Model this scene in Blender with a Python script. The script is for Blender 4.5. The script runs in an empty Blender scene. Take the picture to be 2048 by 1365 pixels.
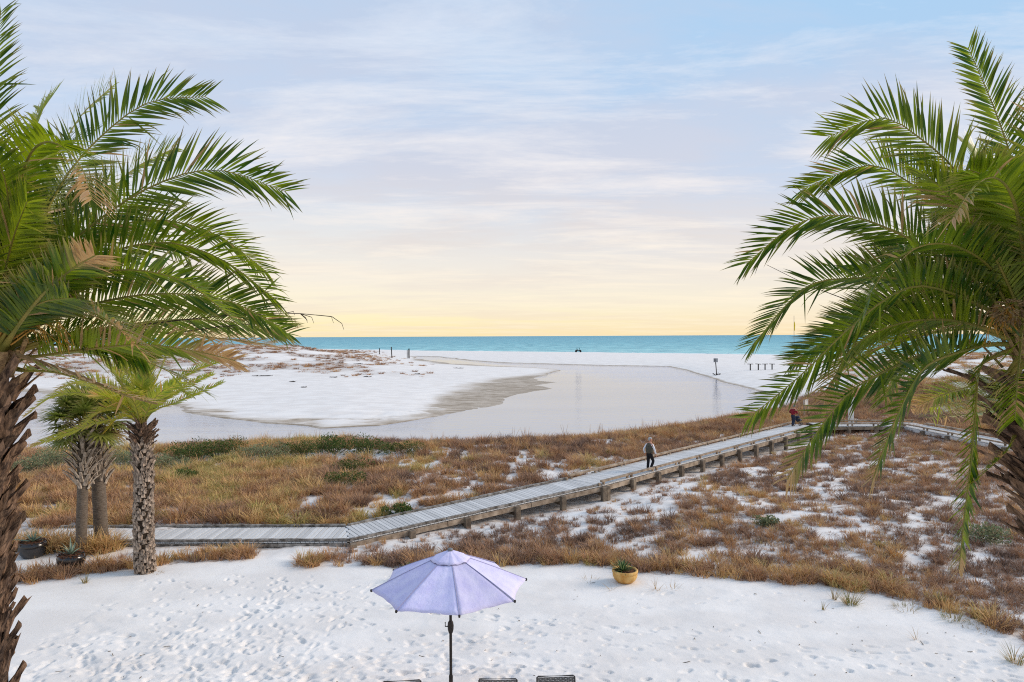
import bpy, bmesh, math, random
import numpy as np
from mathutils import Vector, Matrix, Euler

random.seed(11)
RNG = np.random.default_rng(11)
SC = bpy.context.scene
COL = SC.collection
rad = math.radians

# ---------------------------------------------------------------- camera
F = 1365.0                       # focal length in photograph pixels (24 mm on a 36 mm frame)
CAM = Vector((0.0, 0.0, 8.0))
PITCH, ROLL = math.atan(10.3 / F), 0.0048
fwd = Vector((0, math.cos(PITCH), -math.sin(PITCH)))
up0 = Vector((0, math.sin(PITCH), math.cos(PITCH)))
rt0 = Vector((1, 0, 0))
right = rt0 * math.cos(ROLL) - up0 * math.sin(ROLL)
upv = up0 * math.cos(ROLL) + rt0 * math.sin(ROLL)
cam_d = bpy.data.cameras.new('camera')
cam_d.sensor_width = 36.0
cam_d.lens = 24.0
cam_d.clip_start = 0.1
cam_d.clip_end = 40000
cam = bpy.data.objects.new('camera', cam_d)
COL.objects.link(cam)
M3 = Matrix((right, upv, -fwd)).transposed()
cam.matrix_world = Matrix.Translation(CAM) @ M3.to_4x4()
SC.camera = cam

# ---------------------------------------------------------------- world, sun, exposure
def lin(r, g, b):
    f = lambda c: (c / 255 / 12.92) if c / 255 <= 0.04045 else ((c / 255 + 0.055) / 1.055) ** 2.4
    return (f(r), f(g), f(b), 1.0)

SUN_AZ, SUN_EL = rad(80), rad(28)      # azimuth measured from +Y towards +X
world = bpy.data.worlds.new('World')
SC.world = world
world.use_nodes = True
wt = world.node_tree
wt.nodes.clear()
def wn(t, **k):
    n = wt.nodes.new(t)
    for a, b in k.items():
        setattr(n, a, b)
    return n
def wmath(op, a, b=None, clamp=False):
    n = wn('ShaderNodeMath', operation=op, use_clamp=clamp)
    for i, v in enumerate((a, b)):
        if v is None: continue
        if isinstance(v, (int, float)): n.inputs[i].default_value = v
        else: wt.links.new(v, n.inputs[i])
    return n.outputs[0]
def wmix(fac, a, b, blend='MIX'):
    n = wn('ShaderNodeMix', data_type='RGBA', blend_type=blend)
    for s, v in ((n.inputs[0], fac), (n.inputs[6], a), (n.inputs[7], b)):
        if isinstance(v, (int, float)): s.default_value = v
        elif isinstance(v, tuple): s.default_value = v
        else: wt.links.new(v, s)
    return n.outputs[2]
def wramp(fac, stops):
    n = wn('ShaderNodeValToRGB')
    e = n.color_ramp.elements
    while len(e) < len(stops): e.new(0.5)
    for el, (p, c) in zip(e, stops):
        el.position = p; el.color = c
    wt.links.new(fac, n.inputs[0])
    return n.outputs[0]
tc = wn('ShaderNodeTexCoord')
sep = wn('ShaderNodeSeparateXYZ')
wt.links.new(tc.outputs['Generated'], sep.inputs[0])
elev = wmath('MAXIMUM', sep.outputs[2], 0.0)
# clear-to-cloudy evening colours by height above the horizon
base = wramp(elev, [(0.0, lin(252, 231, 180)), (0.02, lin(255, 240, 190)), (0.045, lin(253, 242, 212)),
                    (0.08, lin(246, 237, 222)), (0.155, lin(228, 229, 231)), (0.23, lin(206, 218, 237)),
                    (0.33, lin(192, 213, 239)), (0.44, lin(184, 211, 240)), (1.0, lin(166, 196, 234))])
cool = wramp(elev, [(0.0, lin(249, 224, 184)), (0.045, lin(244, 233, 214)), (0.12, lin(227, 222, 222)), (0.2, lin(202, 212, 231)),
                    (0.33, lin(174, 206, 237)), (0.44, lin(166, 206, 240)), (1.0, lin(154, 192, 232))])
east = wmath('MULTIPLY_ADD', sep.outputs[0], 1.25)
wt.nodes[-1].inputs[2].default_value = 0.28
east = wmath('MINIMUM', wmath('MAXIMUM', east, 0.0), 1.0)
sky1 = wmix(east, base, cool)
# streaky cloud sheet seen from below
den = wmath('ADD', elev, 0.07)
px_ = wmath('DIVIDE', sep.outputs[0], den)
py_ = wmath('DIVIDE', sep.outputs[1], den)
cmb = wn('ShaderNodeCombineXYZ')
wt.links.new(px_, cmb.inputs[0]); wt.links.new(py_, cmb.inputs[1])
def cloud(scale, sx, sy, off, detail=6, rough=0.6, dist=0.6):
    mp = wn('ShaderNodeMapping')
    mp.inputs['Scale'].default_value = (sx, sy, 1); mp.inputs['Location'].default_value = off
    mp.inputs['Rotation'].default_value = (0, 0, 0.22)
    wt.links.new(cmb.outputs[0], mp.inputs[0])
    n = wn('ShaderNodeTexNoise')
    n.inputs['Scale'].default_value = scale; n.inputs['Detail'].default_value = detail
    n.inputs['Roughness'].default_value = rough; n.inputs['Distortion'].default_value = dist
    wt.links.new(mp.outputs[0], n.inputs['Vector'])
    return n.outputs[0]
c1 = cloud(0.62, 0.65, 1.15, (3.1, 1.7, 0), detail=8, rough=.62, dist=.3)
c2 = cloud(1.3, 0.55, 1.35, (8.3, 5.2, 0), detail=10, rough=0.68, dist=.35)
grey = wramp(c1, [(0.44, (0, 0, 0, 1)), (0.60, (1, 1, 1, 1))])
light = wramp(c2, [(0.47, (0, 0, 0, 1)), (0.68, (1, 1, 1, 1))])
cloudcol = wramp(elev, [(0.0, lin(250, 229, 192)), (0.06, lin(242, 231, 216)), (0.16, lin(226, 219, 218)), (0.24, lin(210, 213, 226)), (0.33, lin(202, 211, 230)), (0.45, lin(194, 208, 231)), (0.8, lin(184, 203, 232))])
lightcol = wramp(elev, [(0.0, lin(255, 240, 206)), (0.1, lin(255, 243, 226)), (0.2, lin(250, 242, 238)), (0.4, lin(230, 237, 248)), (1.0, lin(206, 220, 244))])
sky2 = wmix(wmath('MULTIPLY', grey, 0.85), sky1, cloudcol)
sky3 = wmix(wmath('MULTIPLY', light, 0.8), sky2, lightcol)
nish = wn('ShaderNodeTexSky', sky_type='NISHITA')
nish.sun_disc = False
nish.sun_elevation = SUN_EL
nish.sun_rotation = SUN_AZ
sky3 = wmix(1.0, sky3, (10.0, 10.0, 10.0, 1.0), 'MULTIPLY')
skyc = wmix(0.94, nish.outputs[0], sky3)
bg = wn('ShaderNodeBackground')
bg.inputs['Strength'].default_value = 0.1
wt.links.new(skyc, bg.inputs[0])
wo = wn('ShaderNodeOutputWorld')
wt.links.new(bg.outputs[0], wo.inputs[0])

sun_d = bpy.data.lights.new('sun', 'SUN')
sun_d.energy = 2.7
sun_d.angle = rad(22)
sun_d.color = (1.0, 0.85, 0.70)
sun = bpy.data.objects.new('sun', sun_d)
COL.objects.link(sun)
sdir = Vector((math.sin(SUN_AZ) * math.cos(SUN_EL), math.cos(SUN_AZ) * math.cos(SUN_EL), math.sin(SUN_EL)))
sun.rotation_euler = (-sdir).to_track_quat('-Z', 'Y').to_euler()
sun.location = (40, 30, 40)

SC.view_settings.view_transform = 'Standard'
SC.view_settings.look = 'None'
SC.view_settings.exposure = 0.08
SC.view_settings.gamma = 1.0
SC.render.engine = 'CYCLES'
SC.cycles.use_denoising = False
SC.cycles.filter_width = 1.1
SC.cycles.max_bounces = 6
SC.cycles.diffuse_bounces = 3
SC.cycles.glossy_bounces = 3
SC.cycles.transparent_max_bounces = 6
SC.cycles.caustics_reflective = False
SC.cycles.caustics_refractive = False

# ---------------------------------------------------------------- pixel helpers (photograph pixels -> places)
def ray(px, py):
    return fwd + right * ((px - 1024) / F) + upv * ((682.5 - py) / F)
def P(px, py, Y):
    d = ray(px, py)
    return CAM + d * (Y / d.y)
def G(px, py, z=0.0):
    d = ray(px, py)
    return CAM + d * ((z - CAM.z) / d.z)

# ---------------------------------------------------------------- object helpers
def mesh_obj(name, verts, faces, mat=None, parent=None, smooth=False, link=True):
    me = bpy.data.meshes.new(name)
    me.from_pydata([tuple(v) for v in verts], [], faces)
    if smooth:
        me.polygons.foreach_set('use_smooth', [True] * len(me.polygons))
    me.update()
    if mat is not None: me.materials.append(mat)
    o = bpy.data.objects.new(name, me)
    if link: COL.objects.link(o)
    if parent is not None: o.parent = parent
    return o
def empty(name, loc=(0, 0, 0), rz=0.0):
    o = bpy.data.objects.new(name, None)
    o.location = loc; o.rotation_euler = (0, 0, rz); o.empty_display_size = 0.2
    COL.objects.link(o)
    return o
def tag(o, label=None, cat=None, group=None, kind=None):
    if label: o['label'] = label
    if cat: o['category'] = cat
    if group: o['group'] = group
    if kind: o['kind'] = kind
    return o
def inst(src, parent=None, mat4=None, name=None):
    c = bpy.data.objects.new(name or src.name.split('.')[0], src.data if not isinstance(src, bpy.types.Mesh) else src)
    COL.objects.link(c)
    if parent is not None: c.parent = parent
    if mat4 is not None: c.matrix_basis = mat4
    return c

class MB:
    """collects simple shapes into one mesh"""
    def __init__(s): s.v = []; s.f = []
    def add(s, vs, fs):
        b = len(s.v); s.v += [tuple(v) for v in vs]; s.f += [tuple(i + b for i in f) for f in fs]
    def box(s, c, size, rz=0.0, bev=0.0):
        x, y, z = size[0] / 2, size[1] / 2, size[2] / 2
        m = Matrix.Rotation(rz, 3, 'Z')
        if bev <= 0:
            p = [(sx * x, sy * y, sz * z) for sz in (-1, 1) for sy in (-1, 1) for sx in (-1, 1)]
            fs = [(0, 2, 3, 1), (4, 5, 7, 6), (0, 1, 5, 4), (2, 6, 7, 3), (0, 4, 6, 2), (1, 3, 7, 5)]
        else:
            b = bev; p = []
            for zz, ins in ((-z, b), (-z + b, 0), (z - b, 0), (z, b)):
                p += [(-x + ins, -y + ins, zz), (x - ins, -y + ins, zz), (x - ins, y - ins, zz), (-x + ins, y - ins, zz)]
            fs = [(3, 2, 1, 0), (12, 13, 14, 15)]
            for k in range(3):
                for i in range(4):
                    j = (i + 1) % 4
                    fs.append((k * 4 + i, k * 4 + j, k * 4 + 4 + j, k * 4 + 4 + i))
        s.add([Vector(c) + m @ Vector(q) for q in p], fs)
        return s
    def bar(s, a, b, w, h, upd=(0, 0, 1), rough=0.0, segs=1):
        """rectangular beam from a to b"""
        a = Vector(a); b = Vector(b); t = (b - a).normalized()
        sd = t.cross(Vector(upd))
        if sd.length < 1e-4: sd = t.cross(Vector((1, 0, 0)))
        sd.normalize(); u = sd.cross(t).normalized()
        vs = []
        for k in range(segs + 1):
            p = a.lerp(b, k / segs)
            j = lambda: random.uniform(-rough, rough)
            for q in ((-1, -1), (1, -1), (1, 1), (-1, 1)):
                vs.append(p + sd * (q[0] * w / 2 + j()) + u * (q[1] * h / 2 + j()))
        fs = [(3, 2, 1, 0), tuple(segs * 4 + i for i in range(4))]
        for k in range(segs):
            for i in range(4):
                jn = (i + 1) % 4
                fs.append((k * 4 + i, k * 4 + jn, k * 4 + 4 + jn, k * 4 + 4 + i))
        s.add(vs, fs)
        return s
    def tube(s, pts, radii, n=6, cap=True):
        pts = [Vector(p) for p in pts]
        if isinstance(radii, (int, float)): radii = [radii] * len(pts)
        t0 = (pts[1] - pts[0]).normalized()
        ref = Vector((0, 0, 1)) if abs(t0.z) < 0.9 else Vector((1, 0, 0))
        vs = []
        for i, p in enumerate(pts):
            t = (pts[min(i + 1, len(pts) - 1)] - pts[max(i - 1, 0)]).normalized()
            a = t.cross(ref)
            if a.length < 1e-5: a = t.cross(Vector((0, 1, 0)))
            a.normalize(); b = t.cross(a)
            for k in range(n):
                an = 2 * math.pi * k / n
                vs.append(p + (a * math.cos(an) + b * math.sin(an)) * radii[i])
        fs = []
        for i in range(len(pts) - 1):
            for k in range(n):
                k2 = (k + 1) % n
                fs.append((i * n + k, i * n + k2, (i + 1) * n + k2, (i + 1) * n + k))
        if cap:
            fs.append(tuple(range(n - 1, -1, -1))); fs.append(tuple((len(pts) - 1) * n + k for k in range(n)))
        s.add(vs, fs)
        return s
    def lathe(s, prof, c=(0, 0, 0), n=28):
        vs = []
        for r, z in prof:
            for k in range(n):
                an = 2 * math.pi * k / n
                vs.append((c[0] + r * math.cos(an), c[1] + r * math.sin(an), c[2] + z))
        fs = []
        for i in range(len(prof) - 1):
            for k in range(n):
                k2 = (k + 1) % n
                fs.append((i * n + k, i * n + k2, (i + 1) * n + k2, (i + 1) * n + k))
        s.add(vs, fs)
        return s
    def build(s, name, mat=None, parent=None, smooth=False):
        return mesh_obj(name, s.v, s.f, mat, parent, smooth)

# ---------------------------------------------------------------- materials
def new_mat(name):
    m = bpy.data.materials.new(name); m.use_nodes = True
    t = m.node_tree; t.nodes.clear()
    out = t.nodes.new('ShaderNodeOutputMaterial')
    return m, t, out
def c3(c): return (c[0], c[1], c[2], 1.0)
def simple_mat(name, col, col2=None, rough=0.7, scale=8.0, bump=0.0, bscale=40.0, metallic=0.0, spec=0.3, stretch=(1, 1, 1), detail=5, lo=0.35, hi=0.65, rnd=0.0):
    m, t, out = new_mat(name)
    N, L = t.nodes, t.links
    b = N.new('ShaderNodeBsdfPrincipled')
    b.inputs['Roughness'].default_value = rough; b.inputs['Metallic'].default_value = metallic
    b.inputs['Specular IOR Level'].default_value = spec
    tcn = N.new('ShaderNodeTexCoord'); mp = N.new('ShaderNodeMapping')
    mp.inputs['Scale'].default_value = stretch
    L.new(tcn.outputs['Object'], mp.inputs[0])
    src = None
    if col2 is not None:
        n = N.new('ShaderNodeTexNoise'); n.inputs['Scale'].default_value = scale; n.inputs['Detail'].default_value = detail
        L.new(mp.outputs[0], n.inputs['Vector'])
        r = N.new('ShaderNodeValToRGB')
        r.color_ramp.elements[0].position = lo; r.color_ramp.elements[0].color = c3(col)
        r.color_ramp.elements[1].position = hi; r.color_ramp.elements[1].color = c3(col2)
        L.new(n.outputs[0], r.inputs[0])
        src = r.outputs[0]
    if rnd > 0:
        oi = N.new('ShaderNodeObjectInfo')
        mr = N.new('ShaderNodeMapRange'); mr.inputs[3].default_value = 1 - rnd; mr.inputs[4].default_value = 1 + rnd
        L.new(oi.outputs['Random'], mr.inputs[0])
        hs = N.new('ShaderNodeHueSaturation')
        L.new(mr.outputs[0], hs.inputs['Value'])
        if src is not None: L.new(src, hs.inputs['Color'])
        else: hs.inputs['Color'].default_value = c3(col)
        src = hs.outputs[0]
    if src is not None: L.new(src, b.inputs['Base Color'])
    else: b.inputs['Base Color'].default_value = c3(col)
    if bump > 0:
        n2 = N.new('ShaderNodeTexNoise'); n2.inputs['Scale'].default_value = bscale; n2.inputs['Detail'].default_value = 6
        L.new(mp.outputs[0], n2.inputs['Vector'])
        bp = N.new('ShaderNodeBump'); bp.inputs['Strength'].default_value = bump; bp.inputs['Distance'].default_value = 0.02
        L.new(n2.outputs[0], bp.inputs['Height']); L.new(bp.outputs[0], b.inputs['Normal'])
    L.new(b.outputs[0], out.inputs[0])
    return m

def leaf_mat(name, g1, g2, dry, trans=0.35, rough=0.45, rnd=0.25, instancer=False):
    """leaf: green varying by object, with an attribute 'dry' (0..1) along withered tips"""
    m, t, out = new_mat(name)
    N, L = t.nodes, t.links
    at = N.new('ShaderNodeAttribute'); at.attribute_name = 'dry'
    hu = N.new('ShaderNodeAttribute'); hu.attribute_name = 'hue'
    mx = N.new('ShaderNodeMix'); mx.data_type = 'RGBA'
    mx.inputs[6].default_value = c3(g1); mx.inputs[7].default_value = c3(g2)
    L.new(hu.outputs['Fac'], mx.inputs[0])
    md = N.new('ShaderNodeMix'); md.data_type = 'RGBA'
    L.new(at.outputs['Fac'], md.inputs[0]); L.new(mx.outputs[2], md.inputs[6]); md.inputs[7].default_value = c3(dry)
    b = N.new('ShaderNodeBsdfPrincipled'); b.inputs['Roughness'].default_value = rough
    b.inputs['Specular IOR Level'].default_value = 0.35
    L.new(md.outputs[2], b.inputs['Base Color'])
    tr = N.new('ShaderNodeBsdfTranslucent')
    hs = N.new('ShaderNodeHueSaturation'); hs.inputs['Value'].default_value = 1.5; hs.inputs['Saturation'].default_value = 1.05
    L.new(md.outputs[2], hs.inputs['Color']); L.new(hs.outputs[0], tr.inputs[0])
    ms = N.new('ShaderNodeMixShader'); ms.inputs[0].default_value = trans
    L.new(b.outputs[0], ms.inputs[1]); L.new(tr.outputs[0], ms.inputs[2])
    L.new(ms.outputs[0], out.inputs[0])
    return m

# ================================================================ terrain
def vnoise(x, y, seed):
    xi = np.floor(x).astype(np.int64); yi = np.floor(y).astype(np.int64)
    xf = x - xi; yf = y - yi
    def h(a, b):
        n = (a * 374761393 + b * 668265263 + seed * 144665) & 0x7fffffff
        n = ((n ^ (n >> 13)) * 1274126177) & 0x7fffffff
        return ((n ^ (n >> 16)) & 0xffff) / 65535.0
    u = xf * xf * (3 - 2 * xf); v = yf * yf * (3 - 2 * yf)
    return (h(xi, yi) * (1 - u) + h(xi + 1, yi) * u) * (1 - v) + (h(xi, yi + 1) * (1 - u) + h(xi + 1, yi + 1) * u) * v
def fbm(x, y, s, octv=4, seed=1, gain=0.5):
    x = np.asarray(x, float); y = np.asarray(y, float)
    t = 0; a = 1.0; n = 0; f = 1.0 / s
    for k in range(octv):
        t = t + a * vnoise(x * f + 17.3 * k, y * f - 9.1 * k, seed + k); n += a; a *= gain; f *= 2.03
    return t / n
def sstep(a, b, x):
    t = np.clip((x - a) / (b - a), 0, 1)
    return t * t * (3 - 2 * t)

WATER, SEA = -0.6, -1.0
# lagoon outline: pixel, then bank slope and bank height of the edge that starts there
LAG = [((-700, 948), .30, .25), ((-200, 930), .30, .25), ((200, 916), .30, .25), ((400, 906), .3, .3), ((650, 893), .3, .35), ((850, 897), .3, .3),
       ((1000, 896), .3, .3), ((1150, 888), .3, .35), ((1280, 875), .3, .4), ((1400, 856), .3, .5), ((1500, 838), .3, .5), ((1570, 822), .25, .5),
       ((1600, 800), .14, .7), ((1560, 793), .14, .7), ((1490, 776), .16, .75), ((1420, 756), .18, .75), ((1375, 741), .18, .7), ((1335, 733.5), .07, .45),
       ((1200, 731.5), .07, .3), ((1000, 726), .06, .3), ((930, 721), .05, .3), ((880, 714), .05, .3), ((825, 713), .03, .3),
       ((835, 719), .012, .15), ((900, 728), .012, .15), ((1000, 732.5), .012, .15), ((1070, 735.5), .015, .15), ((1117, 741), .016, .15),
       ((1100, 752), .011, .15), ((1064, 762), .008, .15), ((1112, 765), .006, .1), ((1062, 771), .006, .1), ((1096, 778), .006, .1), ((1055, 788), .006, .15),
       ((1010, 797), .006, .15), ((1000, 808), .006, .15), ((940, 821), .010, .15), ((870, 834), .016, .15), ((750, 851), .03, .15),
       ((640, 857.5), .03, .15), ((615, 853), .022, .15), ((540, 850), .022, .15), ((440, 838), .018, .15), ((370, 824), .016, .15), ((330, 812), .016, .15),
       ((240, 797), .012, .2), ((60, 786), .012, .2), ((-300, 776), .012, .2), ((-900, 772), .02, .2)]
LP = np.array([[*G(p[0], p[1], WATER).to_2d()] for p, a, b in LAG])
LK = np.array([a for p, a, b in LAG]); LC = np.array([b for p, a, b in LAG])
# sea shore line
SH = [G(-900, 690, SEA), G(300, 694.5, SEA), G(690, 700, SEA), G(860, 703, SEA), G(1150, 706, SEA), G(1500, 711, SEA), G(2048, 718, SEA), G(3200, 733, SEA)]
SHX = np.array([p.x for p in SH]); SHY = np.array([p.y for p in SH])

def lagoon_field(x, y):
    """signed distance to the lagoon (positive on land) and blended slope / bank height"""
    n = len(LP); inside = np.zeros(x.shape, bool); dmin = np.full(x.shape, 1e9)
    ws = np.zeros(x.shape); ks = np.zeros(x.shape); cs = np.zeros(x.shape)
    for i in range(n):
        ax, ay = LP[i]; bx, by = LP[(i + 1) % n]
        ex, ey = bx - ax, by - ay
        t = np.clip(((x - ax) * ex + (y - ay) * ey) / (ex * ex + ey * ey), 0, 1)
        d = np.hypot(x - ax - t * ex, y - ay - t * ey)
        dmin = np.minimum(dmin, d)
        w = 1.0 / (d * d + 0.3) ** 2
        ws += w; ks += w * LK[i]; cs += w * LC[i]
        cond = (ay > y) != (by > y)
        xin = ax + (y - ay) / np.where(by - ay == 0, 1e-9, by - ay) * ex
        inside ^= cond & (x < xin)
    return np.where(inside, -dmin, dmin), ks / ws, cs / ws

def height(x, y):
    x = np.asarray(x, float); y = np.asarray(y, float)
    d, k, cap = lagoon_field(x, y)
    wob = (fbm(x, y, 14, 3, 5) - 0.5) * np.clip(y / 60, 0.3, 2.2)
    dd = d + wob * np.where(k < 0.05, 3.0, 0.6)
    land = WATER + (cap - WATER) * (1 - np.exp(-np.maximum(dd, 0) * k / (cap - WATER)))
    z = np.where(dd > 0, land, WATER + np.maximum(dd * 0.12, -0.8))
    scarp = 0.07 * sstep(0.0, 0.5, dd) * (k < 0.05) * sstep(.009, .015, k)
    z = z + scarp * (dd > 0)
    # near field: sand yard and vegetated back-dune
    near = 1 - sstep(24, 30, y)
    z = z * (1 - near) + 0.0 * near
    field = sstep(22, 26, y) * (1 - sstep(70, 90, y)) * sstep(0.3, 5, dd)
    z = z + field * ((fbm(x, y, 7, 4, 21) - 0.5) * 0.55 + (fbm(x, y, 1.3, 3, 33) - 0.5) * 0.16)
    # hollow scoured under the raised walk
    z = z - 0.34 * np.exp(-(dist_path(x, y, PATH[1:], BW / 2 - .6) / 2.3) ** 2) * sstep(N1.x + .5, N1.x + 5, x) * (y < 70)
    # low ridge along the near lagoon bank
    z = z + 0.28 * np.exp(-((dd - 4.5) / 3.0) ** 2) * (y < 95) * (dd > 0) * sstep(0.1, 0.25, k)
    # far sandbar relief
    far = sstep(60, 100, y) * (dd > 0)
    z = z + far * sstep(2, 25, dd) * (fbm(x, y, 22, 4, 40) - 0.45) * 0.35
    # left dunes
    lx = x + 0.30 * (y - 190)
    L = sstep(-8, -75, lx) * sstep(135, 215, y) * (1 - sstep(330, 420, y)) * sstep(2, 30, dd)
    z = z + L * (2.6 + 3.6 * fbm(x, y, 40, 4, 51) + 1.2 * (fbm(x, y, 9, 3, 52) - .5))
    # right dunes
    R = sstep(0, 22, x - 27 - 0.46 * (y - 65)) * sstep(56, 78, y) * (1 - sstep(170, 230, y)) * sstep(1, 14, dd)
    z = z + R * (0.3 + 3.0 * fbm(x, y, 24, 4, 61) + 0.6 * (fbm(x, y, 6, 3, 62) - .5))
    # open beach falls into the sea
    sy = np.interp(x, SHX, SHY)
    ds = (sy - y) + (fbm(x, y, 30, 3, 71) - 0.5) * 8
    z = np.where(y > 230, np.minimum(z, SEA + np.where(ds > 0, 1.6 * (1 - np.exp(-ds * 0.035)), ds * 0.02) + 0.0), z)
    z = z + 0.012 * (fbm(x, y, 0.9, 3, 80) - 0.5) * (y < 100)
    return z
def hz(x, y): return float(height(np.array([float(x)]), np.array([float(y)]))[0])

# ---- near edge of the vegetation, in ground coordinates
EDGE_PX = [(-500, 1235), (-200, 1205), (30, 1168), (170, 1150), (300, 1128), (420, 1122), (530, 1110), (570, 1132), (700, 1138), (840, 1137), (1050, 1130), (1200, 1137), (1330, 1148),
           (1500, 1166), (1640, 1176), (1760, 1192), (1850, 1214), (1950, 1246), (2048, 1280), (2300, 1390)]
EG = [G(a, b, 0) for a, b in EDGE_PX]
EX = np.array([p.x for p in EG]); EY = np.array([p.y for p in EG])
o_ = np.argsort(EX); EX = EX[o_]; EY = EY[o_]
def edge_y(x): return np.interp(x, EX, EY)

# ---- boardwalk layout
BW = 2.15
N0 = Vector((-26, 25.15, 0.16)); N1 = G(700, 1085, 0.16); N2 = G(1205, 972, 0.78); N3 = G(1595, 866, 0.85)
N0.y = N1.y
_d = (N3 - N2).normalized(); N3 = N3 + _d * 4.5
N4 = Vector((30.2, N3.y, 0.85)); N5 = Vector((32.6, N3.y - 19, 0.75))
PATH = [N0, N1, N2, N3]
def dist_path(x, y, pts, half):
    """signed side distances to the walk (centre line shifted half a width to the far side)"""
    best = np.full(np.shape(x), 1e9)
    for a, b in zip(pts[:-1], pts[1:]):
        t = (b - a).to_2d().normalized(); nrm = Vector((-t.y, t.x))
        ax, ay = a.x + nrm.x * half, a.y + nrm.y * half
        bx, by = b.x + nrm.x * half, b.y + nrm.y * half
        ex, ey = bx - ax, by - ay
        tt = np.clip(((x - ax) * ex + (y - ay) * ey) / (ex * ex + ey * ey), 0, 1)
        best = np.minimum(best, np.hypot(x - ax - tt * ex, y - ay - tt * ey))
    return best

# ---- vegetation cover 0..1 (also used for the litter in the sand)
def cover(x, y):
    x = np.asarray(x, float); y = np.asarray(y, float)
    e = edge_y(x)
    de = y - e + (fbm(x, y, 1.6, 3, 91) - 0.5) * 1.2
    d, k, cap = lagoon_field(x, y)
    n = 0.36 * fbm(x, y * 1.15, 3.0, 3, 92) + 0.64 * fbm(x * .8, y * 1.25, 0.75, 3, 93)
    px = 1024 + x / np.maximum(y, 1) * F
    # path side: in front of or behind the walk
    dp = dist_path(x, y, PATH, BW / 2)
    ax, ay = N1.x, N1.y
    side = np.where(x < N1.x, y - N1.y, np.where(x < N2.x, (y - N1.y) - (x - N1.x) * (N2.y - N1.y) / (N2.x - N1.x), (y - N2.y) - (x - N2.x) * (N3.y - N2.y) / (N3.x - N2.x)))
    behind = side > 0.8
    thr = np.where(behind, np.interp(px, [200, 680, 800, 1250, 1400, 1700], [0.37, 0.40, 0.475, 0.485, 0.40, 0.35]), np.interp(x, [-8, -3, 4, 12, 30], [0.46, 0.465, 0.46, 0.44, 0.42]))
    # a thick fringe along the sand
    fr = np.exp(-(np.maximum(de, 0) / 1.6) ** 2)
    thr = thr - 0.20 * fr
    thr = np.where((~behind) & (x < N1.x - 0.6) & (de > 1.0), 0.62, thr)
    # bank crest is always grassy
    thr = thr - 0.14 * np.exp(-((d - 2.5) / 2.0) ** 2)
    c = sstep(-0.03, 0.05, n - thr)
    c = np.maximum(c, .22 * sstep(-.13, -.05, n - thr))
    c = c * (de > 0) * (d > 0.8) * sstep(0.1, 0.25, k)
    c = c * (dp > BW / 2 + 0.25) * np.where((~behind) & (dp < BW / 2 + 1.4) & (x > N1.x), 0.4, 1.0)
    # sandy gap by the steps of the walk
    gp = (x - G(560, 1110).x) / 0.9
    c = c * np.where((np.abs(gp) < 1) & (y < N1.y), 0.0, 1.0)
    # plots kept clear round the pots
    lawn = c.copy()
    c = c * np.where((x < G(235, 1100).x) & (de > 1.1) & (y < N1.y - 0.6), 0.0, 1.0)
    tall = (x < -15.0) & (x > -24) & (y > N1.y - .60) & (y < N1.y - .10)
    c = np.where(tall, 1.0, c)
    return c

# ---- the ground sheet, denser where the trodden sand is close
xs_d = np.arange(-12.6, 13.4, 0.042)
g = np.geomspace(0.06, 45, 105); side_x = np.cumsum(g); side_x = side_x[side_x < 900]
XS = np.concatenate([-12.6 - side_x[::-1], xs_d, xs_d[-1] + side_x])
ys_near = np.linspace(-60, 12.9, 24)
ys_d = np.arange(13.0, 23.2, 0.036)
ys_far = [23.24]; st = 0.045
while ys_far[-1] < 640:
    ys_far.append(ys_far[-1] + st); st = max(st, 0.0042 * ys_far[-1] * (1.0 if ys_far[-1] < 150 else 1.5)) if st > 0.09 else st * 1.05
ys_far += [700, 800, 950]
YS = np.concatenate([ys_near, ys_d, np.array(ys_far)])
GX, GY = np.meshgrid(XS, YS)
GZ = height(GX, GY)
# trodden sand: footprints and scuffs pressed into the fine part of the sheet
ix0 = len(side_x); ix1 = ix0 + len(xs_d); iy0 = len(ys_near); iy1 = iy0 + len(ys_d)
sub = GZ[iy0:iy1, ix0:ix1]; SX = GX[iy0:iy1, ix0:ix1]; SY = GY[iy0:iy1, ix0:ix1]
sub += (fbm(SX, SY, 1.1, 4, 101) - 0.5) * 0.06
tramp = sstep(19.5, 14.5, SY + .25 * SX) * .8 + .2
sub += tramp * ((fbm(SX * .8, SY, .34, 3, 103) - 0.5) * .045 + np.minimum(0, fbm(SX * .7, SY * 1.1, .5, 3, 104) - .47) * .16)
prints = []
def trail(x, y, ang, n, wander=0.12):
    for i in range(n):
        ang += RNG.normal(0, wander)
        x += math.cos(ang) * 0.55; y += math.sin(ang) * 0.55
        s = 1 if i % 2 else -1
        prints.append((x - math.sin(ang) * 0.13 * s, y + math.cos(ang) * 0.13 * s, ang + RNG.normal(0, .12), RNG.uniform(.75, 1.15)))
for i in range(74):
    trail(RNG.uniform(-13, 12), RNG.uniform(12.8, 17.9), RNG.choice([0, math.pi]) + RNG.normal(0, .22), RNG.integers(10, 34), .07)
for i in range(16):      # the path that leads to the boardwalk
    a = G(560, 1120); trail(RNG.uniform(-9, -4), RNG.uniform(13, 17), math.atan2(a.y - 15, a.x + 6.5) + RNG.normal(0, .18), 16)
for i in range(14):
    trail(RNG.uniform(-12, 0), RNG.uniform(13, 19), RNG.uniform(0, 6.28), 9, 0.3)
for i in range(330):
    prints.append((RNG.uniform(-12.5, -5), 13 + abs(RNG.normal(0, 2.2)), RNG.uniform(0, 6.28), RNG.uniform(.6, 1.2)))
for i in range(180):
    prints.append((RNG.uniform(-12.5, 13), 13 + abs(RNG.normal(0, 1.6)), RNG.normal(0, .6), RNG.uniform(.7, 1.3)))
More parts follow.
